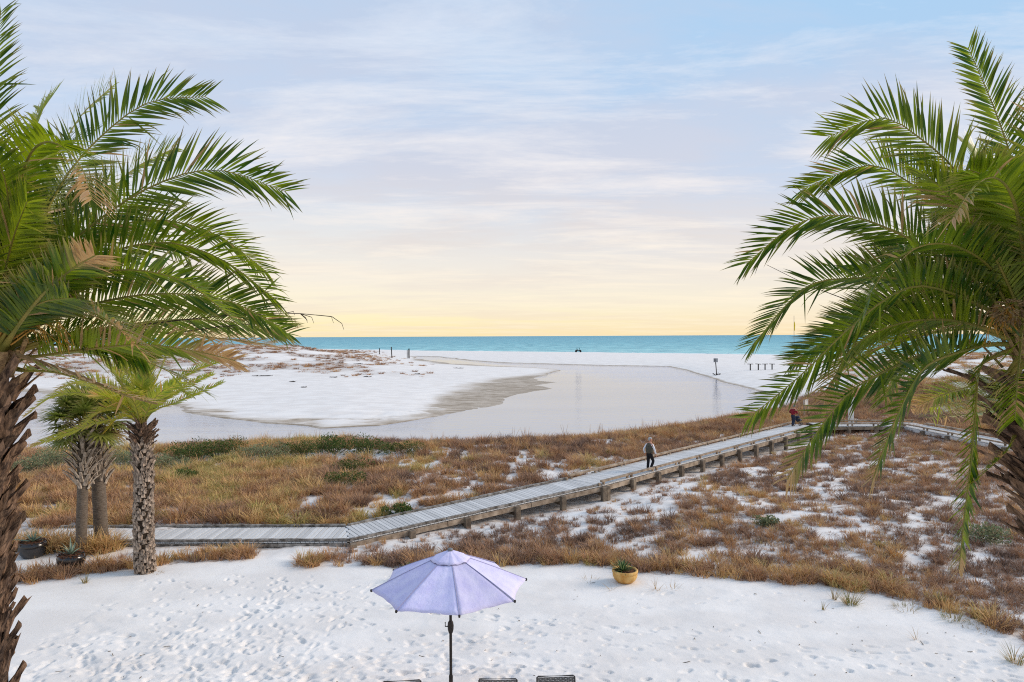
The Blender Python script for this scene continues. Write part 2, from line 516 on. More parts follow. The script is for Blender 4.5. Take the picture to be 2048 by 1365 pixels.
for (fx, fy, an, sz) in prints:
    dep = RNG.uniform(.020, .058) * sz
    if fx > 1 and fy > 17.5 and RNG.random() < .6: dep *= .4
    i0 = np.searchsorted(xs_d, fx - .45); i1 = np.searchsorted(xs_d, fx + .45)
    j0 = np.searchsorted(ys_d, fy - .45); j1 = np.searchsorted(ys_d, fy + .45)
    if i1 - i0 < 3 or j1 - j0 < 3: continue
    X = SX[j0:j1, i0:i1] - fx; Y = SY[j0:j1, i0:i1] - fy
    el_ = RNG.uniform(.7, 1.35)
    u = (X * math.cos(an) + Y * math.sin(an)) / (0.155 * sz * el_); v = (-X * math.sin(an) + Y * math.cos(an)) / (0.066 * sz * RNG.uniform(.75, 1.5))
    v = v + .25 * RNG.normal() * u * u
    v = v * (1 - 0.18 * u)
    r = np.sqrt(u * u + v * v)
    pit = 1 - sstep(0.78, 1.08, r)
    sub[j0:j1, i0:i1] += -dep * pit * (0.8 + 0.35 * np.tanh(-u * 2)) + dep * 0.22 * np.exp(-((r - 1.32) / 0.25) ** 2) * (0.6 + 0.4 * np.tanh(-u))
fade = sstep(13.0, 13.3, SY) * (1 - sstep(22.6, 23.2, SY)) * sstep(-12.6, -12.2, SX) * (1 - sstep(12.9, 13.35, SX))
GZ[iy0:iy1, ix0:ix1] = height(SX, SY) * (1 - fade) + sub * fade
nx, ny = len(XS), len(YS)
V = np.stack([GX, GY, GZ], -1).reshape(-1, 3)
idx = np.arange(nx * ny).reshape(ny, nx)
FQ = np.stack([idx[:-1, :-1], idx[:-1, 1:], idx[1:, 1:], idx[1:, :-1]], -1).reshape(-1, 4)
me = bpy.data.meshes.new('sand_ground')
me.vertices.add(len(V)); me.vertices.foreach_set('co', V.astype(np.float32).ravel())
me.loops.add(FQ.size); me.loops.foreach_set('vertex_index', FQ.astype(np.int32).ravel())
me.polygons.add(len(FQ)); me.polygons.foreach_set('loop_start', np.arange(0, FQ.size, 4, dtype=np.int32))
me.polygons.foreach_set('use_smooth', np.ones(len(FQ), bool))
me.update()
litter_shade_v = np.zeros(nx * ny, np.float32)
sel = (V[:, 1] > 17) & (V[:, 1] < 95) & (np.abs(V[:, 0]) < 75)
litter_shade_v[sel] = np.maximum(cover(V[sel, 0], V[sel, 1]), .8 * (dist_path(V[sel, 0], V[sel, 1], PATH, BW / 2) < BW / 2 + .25))  # second term paints the shade under the walk into the sand colour
# sparse cover on the far dunes
def far_cover(x, y):
    lx = x + 0.30 * (y - 190)
    L = sstep(-18, -50, lx) * sstep(128, 165, y) * (1 - sstep(330, 430, y))
    R = sstep(0, 12, x - 27 - 0.46 * (y - 65)) * sstep(54, 68, y) * (1 - sstep(170, 230, y))
    d, k, c = lagoon_field(x, y)
    n = 0.6 * fbm(x, y, 16, 3, 141) + 0.4 * fbm(x, y, 4, 3, 142)
    thL = 0.45 - 0.12 * sstep(-40, -130, lx)
    c = np.maximum(L * sstep(thL, thL + .06, n), R * sstep(0.36, 0.44, n))
    return c * (d > 4) * (y < np.interp(x, SHX, SHY) - 40)
sel2 = (V[:, 1] > 48) & (V[:, 1] < 440)
litter_shade_v[sel2] = np.maximum(litter_shade_v[sel2], 0.8 * far_cover(V[sel2, 0], V[sel2, 1]))
a_ = me.attributes.new('litter_shade', 'FLOAT', 'POINT'); a_.data.foreach_set('value', litter_shade_v)
ground = bpy.data.objects.new('sand_ground', me); COL.objects.link(ground)
tag(ground, 'white quartz sand with footprints, dune plant scraps, painted shade under the walk and wet margins', kind='structure')

def sand_material():
    m, t, out = new_mat('sand')
    N, L = t.nodes, t.links
    geo = N.new('ShaderNodeNewGeometry')
    sp = N.new('ShaderNodeSeparateXYZ'); L.new(geo.outputs['Position'], sp.inputs[0])
    def noise(scale, detail=6, st=(1, 1, 1), rough=.55):
        mp = N.new('ShaderNodeMapping'); mp.inputs['Scale'].default_value = st
        L.new(geo.outputs['Position'], mp.inputs[0])
        n = N.new('ShaderNodeTexNoise'); n.inputs['Scale'].default_value = scale; n.inputs['Detail'].default_value = detail; n.inputs['Roughness'].default_value = rough
        L.new(mp.outputs[0], n.inputs['Vector']); return n.outputs[0]
    def mixc(f, a, b):
        n = N.new('ShaderNodeMix'); n.data_type = 'RGBA'
        for s, v in ((n.inputs[0], f), (n.inputs[6], a), (n.inputs[7], b)):
            if isinstance(v, tuple): s.default_value = v
            elif isinstance(v, float): s.default_value = v
            else: L.new(v, s)
        return n.outputs[2]
    def mrange(v, a, b, c=0.0, d=1.0):
        n = N.new('ShaderNodeMapRange'); n.interpolation_type = 'SMOOTHSTEP'
        n.inputs[1].default_value = a; n.inputs[2].default_value = b; n.inputs[3].default_value = c; n.inputs[4].default_value = d
        L.new(v, n.inputs[0]); return n.outputs[0]
    def mth(op, a, b):
        n = N.new('ShaderNodeMath'); n.operation = op
        for i, v in enumerate((a, b)):
            if isinstance(v, float): n.inputs[i].default_value = v
            else: L.new(v, n.inputs[i])
        return n.outputs[0]
    dry = mixc(mrange(noise(0.35, 7, (1, 1.6, 1)), .35, .65), (0.745, 0.70, 0.655, 1), (0.835, 0.795, 0.75, 1))
    dry = mixc(mth('MULTIPLY', mrange(noise(38.0, 3), .60, .72), .35), dry, (0.50, 0.48, 0.47, 1))
    # plant litter, and shade painted under the walk
    at = N.new('ShaderNodeAttribute'); at.attribute_name = 'litter_shade'
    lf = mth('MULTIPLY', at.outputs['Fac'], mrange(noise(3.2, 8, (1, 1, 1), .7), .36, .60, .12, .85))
    litter_shade_col = mixc(mrange(noise(5.0, 5), .4, .6), (0.19, 0.13, 0.095, 1), (0.44, 0.35, 0.28, 1))
    col = mixc(lf, dry, litter_shade_col)
    # wet sand: by height over the lagoon, ragged by noise
    zz = mth('ADD', sp.outputs[2], mth('MULTIPLY', noise(0.16, 7, (1, 1.8, 1), .62), -0.10))
    wet = mrange(zz, -0.552, -0.60)
    damp = mrange(zz, -0.505, -0.585)
    ypos = mrange(sp.outputs[1], 40.0, 52.0)
    wet = mth('MULTIPLY', wet, ypos); damp = mth('MULTIPLY', damp, ypos)
    dampc = mixc(mrange(noise(0.35, 8, (.6, 1.8, 1), .68), .42, .58), (0.47, 0.40, 0.32, 1), (0.70, 0.64, 0.58, 1))
    wetc = mixc(mrange(noise(0.8, 8, (.6, 1.8, 1), .68), .40, .60), (0.26, 0.195, 0.125, 1), (0.50, 0.42, 0.33, 1))
    col = mixc(damp, col, dampc)
    col = mixc(wet, col, wetc)
    b = N.new('ShaderNodeBsdfPrincipled')
    b.inputs['Specular IOR Level'].default_value = 0.2
    L.new(col, b.inputs['Base Color'])
    L.new(mrange(wet, 0.0, 1.0, .95, .5), b.inputs['Roughness'])
    bp = N.new('ShaderNodeBump'); bp.inputs['Strength'].default_value = 0.35; bp.inputs['Distance'].default_value = 0.03
    L.new(noise(9.0, 9, (1, 1, 1), .7), bp.inputs['Height'])
    L.new(bp.outputs[0], b.inputs['Normal'])
    L.new(b.outputs[0], out.inputs[0])
    return m
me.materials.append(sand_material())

# ================================================================ water
def water_material(name, kind):
    m, t, out = new_mat(name)
    N, L = t.nodes, t.links
    geo = N.new('ShaderNodeNewGeometry')
    sp = N.new('ShaderNodeSeparateXYZ'); L.new(geo.outputs['Position'], sp.inputs[0])
    def noise(scale, detail, st, rough=.55):
        mp = N.new('ShaderNodeMapping'); mp.inputs['Scale'].default_value = st
        L.new(geo.outputs['Position'], mp.inputs[0])
        n = N.new('ShaderNodeTexNoise'); n.inputs['Scale'].default_value = scale; n.inputs['Detail'].default_value = detail; n.inputs['Roughness'].default_value = rough
        L.new(mp.outputs[0], n.inputs['Vector']); return n.outputs[0]
    bp = N.new('ShaderNodeBump')
    if kind == 'sea':
        r = N.new('ShaderNodeValToRGB'); e = r.color_ramp.elements
        mr = N.new('ShaderNodeMath'); mr.operation = 'DIVIDE'; mr.inputs[1].default_value = 3000
        L.new(sp.outputs[1], mr.inputs[0]); L.new(mr.outputs[0], r.inputs[0])
        st = [(0.10, (.40, .68, .67, 1)), (0.16, (.27, .57, .60, 1)), (0.3, (.19, .47, .53, 1)), (1.0, (.15, .40, .48, 1))]
        while len(e) < len(st): e.new(.5)
        for el, (p, c) in zip(e, st): el.position = p; el.color = c
        # darker and lighter wind patches in the water body
        mx = N.new('ShaderNodeMix'); mx.data_type = 'RGBA'; mx.blend_type = 'MULTIPLY'; mx.inputs[0].default_value = 1
        pr = N.new('ShaderNodeValToRGB'); pr.color_ramp.elements[0].position = .36; pr.color_ramp.elements[1].position = .6
        pr.color_ramp.elements[0].color = (.56, .66, .72, 1); pr.color_ramp.elements[1].color = (1.08, 1.05, 1.05, 1)
        L.new(noise(.05, 8, (1.7, .45, 1), .7), pr.inputs[0])
        L.new(r.outputs[0], mx.inputs[6]); L.new(pr.outputs[0], mx.inputs[7])
        b = N.new('ShaderNodeBsdfPrincipled'); b.inputs['Roughness'].default_value = .5; b.inputs['Specular IOR Level'].default_value = .12
        L.new(mx.outputs[2], b.inputs['Base Color'])
        bp.inputs['Strength'].default_value = 1.0; bp.inputs['Distance'].default_value = 1.2
        L.new(noise(.16, 7, (.35, 1.0, 1), .6), bp.inputs['Height'])
        L.new(bp.outputs[0], b.inputs['Normal']); L.new(b.outputs[0], out.inputs[0])
    else:
        d = N.new('ShaderNodeBsdfDiffuse')
        cr = N.new('ShaderNodeValToRGB'); cr.color_ramp.elements[0].position = .0; cr.color_ramp.elements[1].position = 1.0
        # sandy shallows near the bank, deeper blue water in the basin
        cr.color_ramp.elements[0].color = (.36, .355, .36, 1); cr.color_ramp.elements[1].color = (.07, .13, .26, 1)
        dm = N.new('ShaderNodeMapRange'); dm.interpolation_type = 'SMOOTHSTEP'; dm.inputs[1].default_value = 52; dm.inputs[2].default_value = 130
        ad = N.new('ShaderNodeMath'); ad.operation = 'MULTIPLY_ADD'; ad.inputs[1].default_value = 50; L.new(noise(.035, 5, (.7, 1.4, 1)), ad.inputs[0]); ad2 = N.new('ShaderNodeMath'); ad2.operation = 'SUBTRACT'; ad2.inputs[1].default_value = 25; L.new(ad.outputs[0], ad2.inputs[0])
        L.new(sp.outputs[1], ad.inputs[2]); L.new(ad2.outputs[0], dm.inputs[0]); L.new(dm.outputs[0], cr.inputs[0]); L.new(cr.outputs[0], d.inputs[0])
        gl = N.new('ShaderNodeBsdfGlossy'); gl.inputs['Roughness'].default_value = .03
        gl.inputs[0].default_value = (.88, .91, 1.0, 1)
        bp.inputs['Strength'].default_value = .5; bp.inputs['Distance'].default_value = .08
        L.new(noise(1.3, 5, (.5, 1.4, 1), .6), bp.inputs['Height'])
        L.new(bp.outputs[0], gl.inputs['Normal'])
        fr = N.new('ShaderNodeFresnel'); fr.inputs[0].default_value = 1.33
        mr = N.new('ShaderNodeMapRange'); mr.inputs[3].default_value = .25; mr.inputs[4].default_value = 1.25; mr.clamp = True; mr.inputs[2].default_value = .75; mr.inputs[4].default_value = .86
        wl = N.new('ShaderNodeMapRange'); wl.inputs[1].default_value = .40; wl.inputs[2].default_value = .62; wl.inputs[3].default_value = .40; wl.inputs[4].default_value = .95
        L.new(noise(.045, 6, (.35, 2.2, 1), .6), wl.inputs[0]); L.new(wl.outputs[0], bp.inputs['Strength'])
        L.new(fr.outputs[0], mr.inputs[0])
        ms = N.new('ShaderNodeMixShader')
        L.new(mr.outputs[0], ms.inputs[0]); L.new(d.outputs[0], ms.inputs[1]); L.new(gl.outputs[0], ms.inputs[2])
        L.new(ms.outputs[0], out.inputs[0])
    return m
sea = mesh_obj('sea', [(-20000, 225, SEA), (20000, 225, SEA), (20000, 16000, SEA), (-20000, 16000, SEA)], [(0, 1, 2, 3)], water_material('sea_water', 'sea'))
tag(sea, 'turquoise sea reaching to the horizon', kind='structure')
lx0, lx1, ly0, ly1 = LP[:, 0].min() - 3, LP[:, 0].max() + 3, LP[:, 1].min() - 3, LP[:, 1].max() + 3
lag = mesh_obj('lagoon_water', [(lx0, ly0, WATER), (lx1, ly0, WATER), (lx1, ly1, WATER), (lx0, ly1, WATER)], [(0, 1, 2, 3)], water_material('lagoon_water', 'lagoon'))
tag(lag, 'still pale lagoon mirroring the evening sky', kind='structure')
# breaking wavelets along the shore
foam_m = simple_mat('foam', (.85, .88, .88), (.6, .75, .76), rough=.8, scale=.5)
mb = MB()
for k in range(60):
    x0 = random.uniform(-230, 420); ln = random.uniform(10, 55); off = random.choice([1.5, 4, 9, 14]) + random.uniform(-1, 1)
    n = 9; vs = []; w = random.uniform(.35, .9)
    for i in range(n):
        x = x0 + ln * i / (n - 1); y = np.interp(x, SHX, SHY) + off + 1.2 * math.sin(x * .11 + k)
        h = .42 * math.sin(math.pi * i / (n - 1)) * (.6 + .4 * math.sin(i * 2.3 + k)) + .01
        vs += [(x, y - w, SEA + .012), (x, y, SEA + h), (x, y + w, SEA + .012)]
    fs = []
    for i in range(n - 1):
        a = i * 3
        fs += [(a, a + 3, a + 4, a + 1), (a + 1, a + 4, a + 5, a + 2)]
    mb.add(vs, fs)
tag(mb.build('surf', foam_m, smooth=True), 'thin white wavelets breaking along the beach', 'surf', kind='stuff')

# ================================================================ boardwalk
m_plank = simple_mat('weathered_deck', (.50, .49, .48), (.66, .65, .63), rough=.85, scale=6, stretch=(1, 9, 9), bump=.3, bscale=20, rnd=.15)
m_rail = simple_mat('aged_timber', (.20, .145, .10), (.42, .33, .245), rough=.9, scale=3, bump=.6, bscale=14, rnd=.15)
m_old = simple_mat('rough_old_timber', (.10, .085, .07), (.36, .33, .30), rough=.95, scale=5, bump=.9, bscale=16, rnd=.12)
m_post = simple_mat('post_timber', (.10, .075, .055), (.23, .18, .13), rough=.95, scale=4, bump=.8, bscale=14, rnd=.2)
m_white = simple_mat('pale_timber', (.55, .55, .55), (.70, .69, .67), rough=.85, scale=4, bump=.3)
walk = empty('boardwalk', (N1.x, N1.y, 0))
tag(walk, 'long weathered grey plank boardwalk crossing the dunes on short posts', 'boardwalk')
WO = Vector((N1.x, N1.y, 0))
def nrm_of(a, b):
    t = (b - a); t.z = 0; t.normalize()
    return t, Vector((-t.y, t.x, 0))
pb = MB(); pb.box((0, 0, 0), (.160, BW, .045), 0, .006)
plank_mesh = pb.build('plank', m_plank, walk); 
plank_data = plank_mesh.data
COL.objects.unlink(plank_mesh); bpy.data.objects.remove(plank_mesh)
def put_plank(pos, ang, pitch, length=BW):
    m = Matrix.Translation(pos - WO) @ Matrix.Rotation(ang, 4, 'Z') @ Matrix.Rotation(-pitch, 4, 'Y') @ Matrix.Diagonal((1, length / BW, 1, 1))
    inst(plank_data, walk, m, 'plank')
def seg_planks(a, b, limit=None, skip0=0.0, skip1=0.0):
    t, nr = nrm_of(a, b); L_ = (b - a).to_2d().length
    n = int((L_ - skip0 - skip1) / .178); ang = math.atan2(t.y, t.x); pitch = math.atan2(b.z - a.z, L_)
    for i in range(n):
        s = skip0 + (i + .5) * .178
        p = a.lerp(b, s / L_) + nr * (BW / 2 + random.uniform(-.012, .012)) + Vector((0, 0, random.uniform(-.004, .004)))
        put_plank(p, ang + random.uniform(-.004, .004), pitch)
# mitre angles at the bends: planks shorten into the joint
def mitre(a, b, c, at_end):
    """wedge of shortened planks closing the corner on the inner side"""
    t1, n1 = nrm_of(a, b); t2, n2 = nrm_of(b, c)
    th = math.atan2(t2.y, t2.x) - math.atan2(t1.y, t1.x)
    return math.tan(abs(th) / 2) * BW, th
# left run is visible from x about -18
N0v = Vector((-18.6, N0.y, N0.z))
bend, th = mitre(N0v, N1, N2, True)
def seg_planks_mitred(a, b, m0, m1):
    """m0/m1: extra overlap on the far side (negative trims the far end) at the start/end"""
    t, nr = nrm_of(a, b); L_ = (b - a).to_2d().length; ang = math.atan2(t.y, t.x); pitch = math.atan2(b.z - a.z, L_)
    n = int(L_ / .178)
    for i in range(n):
        s = (i + .5) * .178; L0 = BW
        if m1 < 0 and s > L_ + m1: L0 = BW * max(.05, (L_ - s) / -m1)
        if m0 < 0 and s < -m0: L0 = BW * max(.05, s / -m0)
        if L0 < .12: continue
        p = a.lerp(b, s / L_) + nr * (L0 / 2) + Vector((0, 0, random.uniform(-.004, .004)))
        put_plank(p, ang + random.uniform(-.004, .004), pitch, L0)
seg_planks_mitred(N0v, N1, 0, -bend)
seg_planks_mitred(N1, N2, -bend, 0)
seg_planks_mitred(N2, N3, 0, 0)
# far branch: planks too small to tell apart
fb = MB()
N4e = N4 + Vector((BW, 0, 0))
for a, b in ((N3, N4e), (N4, N5)):
    t, nr = nrm_of(a, b); L_ = (b - a).to_2d().length
    sgn = 1 if a is N3 else -1
    for i in range(int(L_ / .178)):
        p = a.lerp(b, (i + .5) * .178 / L_)
        q = p + nr * BW
        if a is not N3: p, q = p + nr * 0, p + nr * BW
        fb.bar(p - WO, q - WO, .150, .045)
o = fb.build('far_planks', m_plank, walk); o['kind'] = 'stuff'
# corner pad where the branch turns
def rails(a, b, style, near=True, farr=True, s0=0.0, s1=1.0, sidesign=1):
    t, nr = nrm_of(a, b); L_ = (b - a).to_2d().length
    for flag, off in ((near, .07), (farr, BW - .07)):
        if not flag: continue
        A = a.lerp(b, s0) + nr * off; B = a.lerp(b, s1) + nr * off
        if style == 'old':
            n = max(1, round((B - A).length / 4.8))
            for i in range(n):
                p, q = A.lerp(B, i / n), A.lerp(B, (i + 1) / n - .004)
                up_ = Vector((0, 0, .085))
                m = MB().bar(p + up_ - WO, q + up_ - WO, .12, .075, rough=.012, segs=14)
                m.build('kerb_rail', m_old, walk)
            nb = max(2, round((B - A).length / 1.2))
            for i in range(nb + 1):
                p = A.lerp(B, i / nb)
                MB().bar(p + Vector((0, 0, .034)) - WO - t * .1, p + Vector((0, 0, .034)) - WO + t * .1, .12, .03).build('rail_block', m_old, walk)
        else:
            n = max(1, round((B - A).length / 4.8))
            for i in range(n):
                p, q = A.lerp(B, i / n), A.lerp(B, (i + 1) / n - .003)
                up_ = Vector((0, 0, .20))
                MB().bar(p + up_ - WO, q + up_ - WO, .15, .09, rough=.004, segs=4).build('kerb_rail', m_rail, walk)
            nb = max(2, round((B - A).length / 2.4))
            for i in range(nb + 1):
                for dt in (-.18, .18):
                    p = A.lerp(B, i / nb) + t * dt
                    MB().bar(p + Vector((0, 0, .088)) - WO - t * .05, p + Vector((0, 0, .088)) - WO + t * .05, .10, .125).build('rail_block', m_rail, walk)
t2, n2 = nrm_of(N2, N3)
rails(N0v, N1, 'old', near=True, farr=False)
tl, nl = nrm_of(N0v, N1)
rails(N0v, N1 - tl * bend, 'old', near=False, farr=True)
rails(N1, N2, 'old', near=True, farr=False)
tm, nm = nrm_of(N1, N2)
rails(N1 + tm * bend, N2 - tm * .6, 'old', near=False, farr=True)
rails(N2, N3, 'new', near=True, farr=True)
rails(N3 + Vector((.3, 0, 0)), N4, 'new', near=True, farr=False)
rails(N3 + Vector((1.2, 0, 0)), N4e, 'new', near=False, farr=True)
rails(N4, N5, 'white' if False else 'new')
# stringers, posts
def under(a, b, step, fascia_mat, side_posts=True, deep=.22, near_drop=.0):
    t, nr = nrm_of(a, b); L_ = (b - a).to_2d().length
    for off in (-.04, BW / 2, BW + .04):
        A = a + nr * off; B = b + nr * off
        n = max(1, round(L_ / 4.8))
        for i in range(n):
            p, q = A.lerp(B, i / n), A.lerp(B, (i + 1) / n - .003)
            dz = Vector((0, 0, -.035 - deep / 2))
            MB().bar(p + dz - WO, q + dz - WO, .06, deep, rough=.004, segs=4).build('stringer', fascia_mat, walk)
    n = max(1, round(L_ / step))
    for i in range(n + 1):
        for off in (-.18, BW + .18) if deep > .15 else (.3, BW - .3):
            p = a.lerp(b, min(.995, max(.005, i / n))) + nr * off
            zg = hz(p.x, p.y) - .3
            MB().box((p.x - WO.x, p.y - WO.y, (p.z - .02 + zg) / 2), (.24, .20, p.z - .02 - zg), math.atan2(t.y, t.x), .012).build('post', m_post, walk)
        pa = a.lerp(b, min(.995, max(.005, i / n))); 
        MB().bar(pa - nr * .05 + Vector((0, 0, -.36)) - WO, pa + nr * (BW + .05) + Vector((0, 0, -.36)) - WO, .09, .17).build('cross_beam', m_post, walk)
under(N0v, N1, 3.0, m_old, deep=.12)
under(N1, N2, 2.5, m_rail, deep=.20)
under(N2, N3, 2.4, m_rail, deep=.22)
under(N3, N4, 2.4, m_rail); under(N4, N5, 2.4, m_white)

# loose beam lying in the grass behind the walk
a = G(828, 1006, .12); b = G(893, 992, .12)
tag(MB().bar(a, b, .16, .14, rough=.015, segs=6).build('fallen_beam', m_old), 'dark weathered beam lying in dry grass behind the boardwalk', 'beam')

# ================================================================ grass
def blades(n, h, spread, width, lean, seed, curl=0.5, stiff=False):
    r = random.Random(seed); mb = MB()
    for i in range(n):
        an = r.uniform(0, 6.283); rr = spread * math.sqrt(r.random())
        p = Vector((math.cos(an) * rr, math.sin(an) * rr, -.03))
        da = an + r.uniform(-.9, .9); ln = h * r.uniform(.55, 1.15); le = lean * r.uniform(.2, 1.3)
        d = Vector((math.cos(da) * le, math.sin(da) * le, 1)).normalized()
        sd = Vector((-math.sin(da + r.uniform(-1.2, 1.2)), math.cos(da), 0)).normalized()
        w = width * r.uniform(.7, 1.3); vs = []; k = 4
        cu = curl * r.uniform(.3, 1.4)
        for j in range(k):
            f = j / (k - 1); ww = w * (1 - f) ** .7 * .5
            if j < k - 1: vs += [p - sd * ww, p + sd * ww]
            else: vs.append(p.copy())
            p = p + d * (ln / (k - 1))
            d = (d + Vector((math.cos(da), math.sin(da), -.55)) * cu * .6).normalized()
        mb.add(vs, [(0, 1, 3, 2), (2, 3, 5, 4), (4, 5, 6)])
    return mb

def grass_mat(name, stops, trans=.16, patch=True):
    m, t, out = new_mat(name); N, L = t.nodes, t.links
    at = N.new('ShaderNodeAttribute'); at.attribute_type = 'INSTANCER'; at.attribute_name = 'hue'
    r = N.new('ShaderNodeValToRGB'); e = r.color_ramp.elements
    while len(e) < len(stops): e.new(.5)
    for el, (p, c) in zip(e, stops): el.position = p; el.color = c3(c)
    geo = N.new('ShaderNodeNewGeometry')
    n = N.new('ShaderNodeTexNoise'); n.inputs['Scale'].default_value = 9; n.inputs['Detail'].default_value = 2
    L.new(geo.outputs['Position'], n.inputs['Vector'])
    ma = N.new('ShaderNodeMath'); ma.operation = 'MULTIPLY_ADD'; ma.inputs[1].default_value = .7; ma.inputs[2].default_value = -.35
    L.new(n.outputs[0], ma.inputs[0])
    ad = N.new('ShaderNodeMath'); ad.operation = 'ADD'
    L.new(at.outputs['Fac'], ad.inputs[0]); L.new(ma.outputs[0], ad.inputs[1])
    L.new(ad.outputs[0], r.inputs[0])
    d = N.new('ShaderNodeBsdfPrincipled'); d.inputs['Roughness'].default_value = .8; d.inputs['Specular IOR Level'].default_value = .15
    tr = N.new('ShaderNodeBsdfTranslucent')
    L.new(r.outputs[0], d.inputs['Base Color']); L.new(r.outputs[0], tr.inputs[0])
    ms = N.new('ShaderNodeMixShader'); ms.inputs[0].default_value = trans
    L.new(d.outputs[0], ms.inputs[1]); L.new(tr.outputs[0], ms.inputs[2]); L.new(ms.outputs[0], out.inputs[0])
    return m
GS = [(0.0, (.22, .145, .110)), (.25, (.43, .25, .155)), (.5, (.56, .325, .150)), (.72, (.68, .46, .20)), (.88, (.44, .36, .12)), (1.0, (.20, .25, .07))]
m_grass = grass_mat('dry_grass', GS)

def scatter(name, label, protos, pts, rot, scl, idx, hue, cat='grass'):
    pc = bpy.data.collections.new(name + '_kinds')
    for i, pm in enumerate(protos):
        ob = bpy.data.objects.new('%s_kind_%02d' % (name, i), pm); pc.objects.link(ob)
    me = bpy.data.meshes.new(name)
    me.vertices.add(len(pts)); me.vertices.foreach_set('co', np.asarray(pts, np.float32).ravel())
    def att(nm, ty, arr, key='value'):
        a = me.attributes.new(nm, ty, 'POINT'); a.data.foreach_set(key, np.asarray(arr).ravel())
    att('rot', 'FLOAT_VECTOR', np.asarray(rot, np.float32), 'vector')
    att('scl', 'FLOAT_VECTOR', np.asarray(scl, np.float32), 'vector')
    att('idx', 'INT', np.asarray(idx, np.int32)); att('hue', 'FLOAT', np.asarray(hue, np.float32))
    me.update()
    ob = bpy.data.objects.new(name, me); COL.objects.link(ob)
    ng = bpy.data.node_groups.new(name + '_scatter', 'GeometryNodeTree')
    ng.interface.new_socket('Geometry', in_out='INPUT', socket_type='NodeSocketGeometry')
    ng.interface.new_socket('Geometry', in_out='OUTPUT', socket_type='NodeSocketGeometry')
    N, L = ng.nodes, ng.links
    gi = N.new('NodeGroupInput'); go = N.new('NodeGroupOutput')
    ci = N.new('GeometryNodeCollectionInfo'); ci.inputs['Collection'].default_value = pc
    ci.inputs['Separate Children'].default_value = True; ci.inputs['Reset Children'].default_value = True
    ip = N.new('GeometryNodeInstanceOnPoints'); ip.inputs['Pick Instance'].default_value = True
    def na(nm, ty):
        n = N.new('GeometryNodeInputNamedAttribute'); n.data_type = ty; n.inputs['Name'].default_value = nm
        return n.outputs['Attribute']
    L.new(gi.outputs[0], ip.inputs['Points']); L.new(ci.outputs[0], ip.inputs['Instance'])
    L.new(na('idx', 'INT'), ip.inputs['Instance Index'])
    L.new(na('rot', 'FLOAT_VECTOR'), ip.inputs['Rotation']); L.new(na('scl', 'FLOAT_VECTOR'), ip.inputs['Scale'])
    L.new(ip.outputs[0], go.inputs[0])
    md = ob.modifiers.new('scatter', 'NODES'); md.node_group = ng
    tag(ob, label, cat, kind='stuff')
    return ob
def proto(mb, mat, name):
    me = bpy.data.meshes.new(name); me.from_pydata(mb.v, [], mb.f); me.materials.append(mat); me.update(); return me

dry_protos = [proto(blades(54, .40, .16, .021, .55, s, .55), m_grass, 'dry_tussock') for s in range(4)] + \
             [proto(blades(46, .27, .26, .019, 1.1, s + 20, .5), m_grass, 'flat_tussock') for s in range(3)] + \
             [proto(blades(110, .58, .20, .022, .8, s + 40, .75), m_grass, 'arching_tussock') for s in range(3)]
SHRUBS = [(378, 922, 2.2, 1.1), (436, 914, 2.5, 1.25), (672, 908, 2.9, 1.05), (748, 907, 2.6, .95), (812, 908, 1.8, .75), (600, 914, 2.2, .95), (530, 920, 2.6, .9), (250, 930, 2.8, 1.0), (335, 936, 2.2, .8), (112, 938, 2.6, 1.0), (48, 950, 1.8, .85), (372, 958, 1.0, .5), (690, 972, 1.7, .65), (712, 938, 1.9, .7), (796, 1024, 1.1, .45), (1972, 1070, 1.1, .6), (1533, 1050, .7, .3)]
# jittered candidates over the dune field
step = .255
cx, cy = np.meshgrid(np.arange(-42, 46, step), np.arange(17.5, 92, step))
cx = (cx + RNG.uniform(-.5, .5, cx.shape) * step).ravel(); cy = (cy + RNG.uniform(-.5, .5, cy.shape) * step).ravel()
vis = np.abs(cx) < 0.82 * cy + 2.0
cx, cy = cx[vis], cy[vis]
keep = RNG.random(len(cx)) < np.interp(cy, [18, 34, 55, 90], [.95, .72, .46, .30])
cx, cy = cx[keep], cy[keep]
cv = cover(cx, cy)
ok = RNG.random(len(cx)) < np.where(cv < .5, cv * 1.4, cv * .93)
for (sx_, sy__, sw_, sh_) in SHRUBS:
    q_ = G(sx_, sy__, .3); ok &= np.hypot(cx - q_.x, (cy - q_.y) * 1.0) > sw_ * .52
    ok &= ~((np.abs(cx - q_.x) < sw_ * .45) & (cy < q_.y) & (cy > q_.y - sw_ * .9) & (RNG.random(len(cx)) < .55))
cx, cy = cx[ok], cy[ok]
cz = height(cx, cy)
n = len(cx)
e = edge_y(cx); de = cy - e
hue = .31 + .7 * (fbm(cx, cy, 4, 3, 201) - .5) + RNG.normal(0, .19, n)
pxg = 1024 + cx / cy * F
side = cy - np.interp(cx, [N0.x, N1.x, N2.x, N3.x], [N0.y, N1.y, N2.y, N3.y])
hue += np.where((side > 0) & (pxg < 720), .10, 0) - np.where((side < 0) & (de > 2.0) & (cx > -4), .07, 0)
hue += np.where((side < 0) & (de < 2.2) & (cx > 6), .16, 0) + np.where((side < 0) & (cx < -7), .22, 0)
hue += .38 * sstep(.56, .66, fbm(cx, cy, 5, 3, 215)) * (side > 0) * (pxg < 900)
sc = RNG.uniform(.75, 1.3, n) * np.interp(cy, [20, 40, 80], [.95, 1.15, 1.5])
sc *= np.where(cv[ok] < .5, .6, 1.0)
sc *= np.where((side > 0) & (pxg < 700), 1.12, 1.0) * np.where((side < 0) & (de > 2.5), .82, 1.0)
flat = (side < 0) & (de > 1.0)
idxg = np.where(flat & (RNG.random(n) < .6), RNG.integers(4, 7, n), RNG.integers(0, 4, n))
big = RNG.random(n) < np.where(flat, .06, .22)
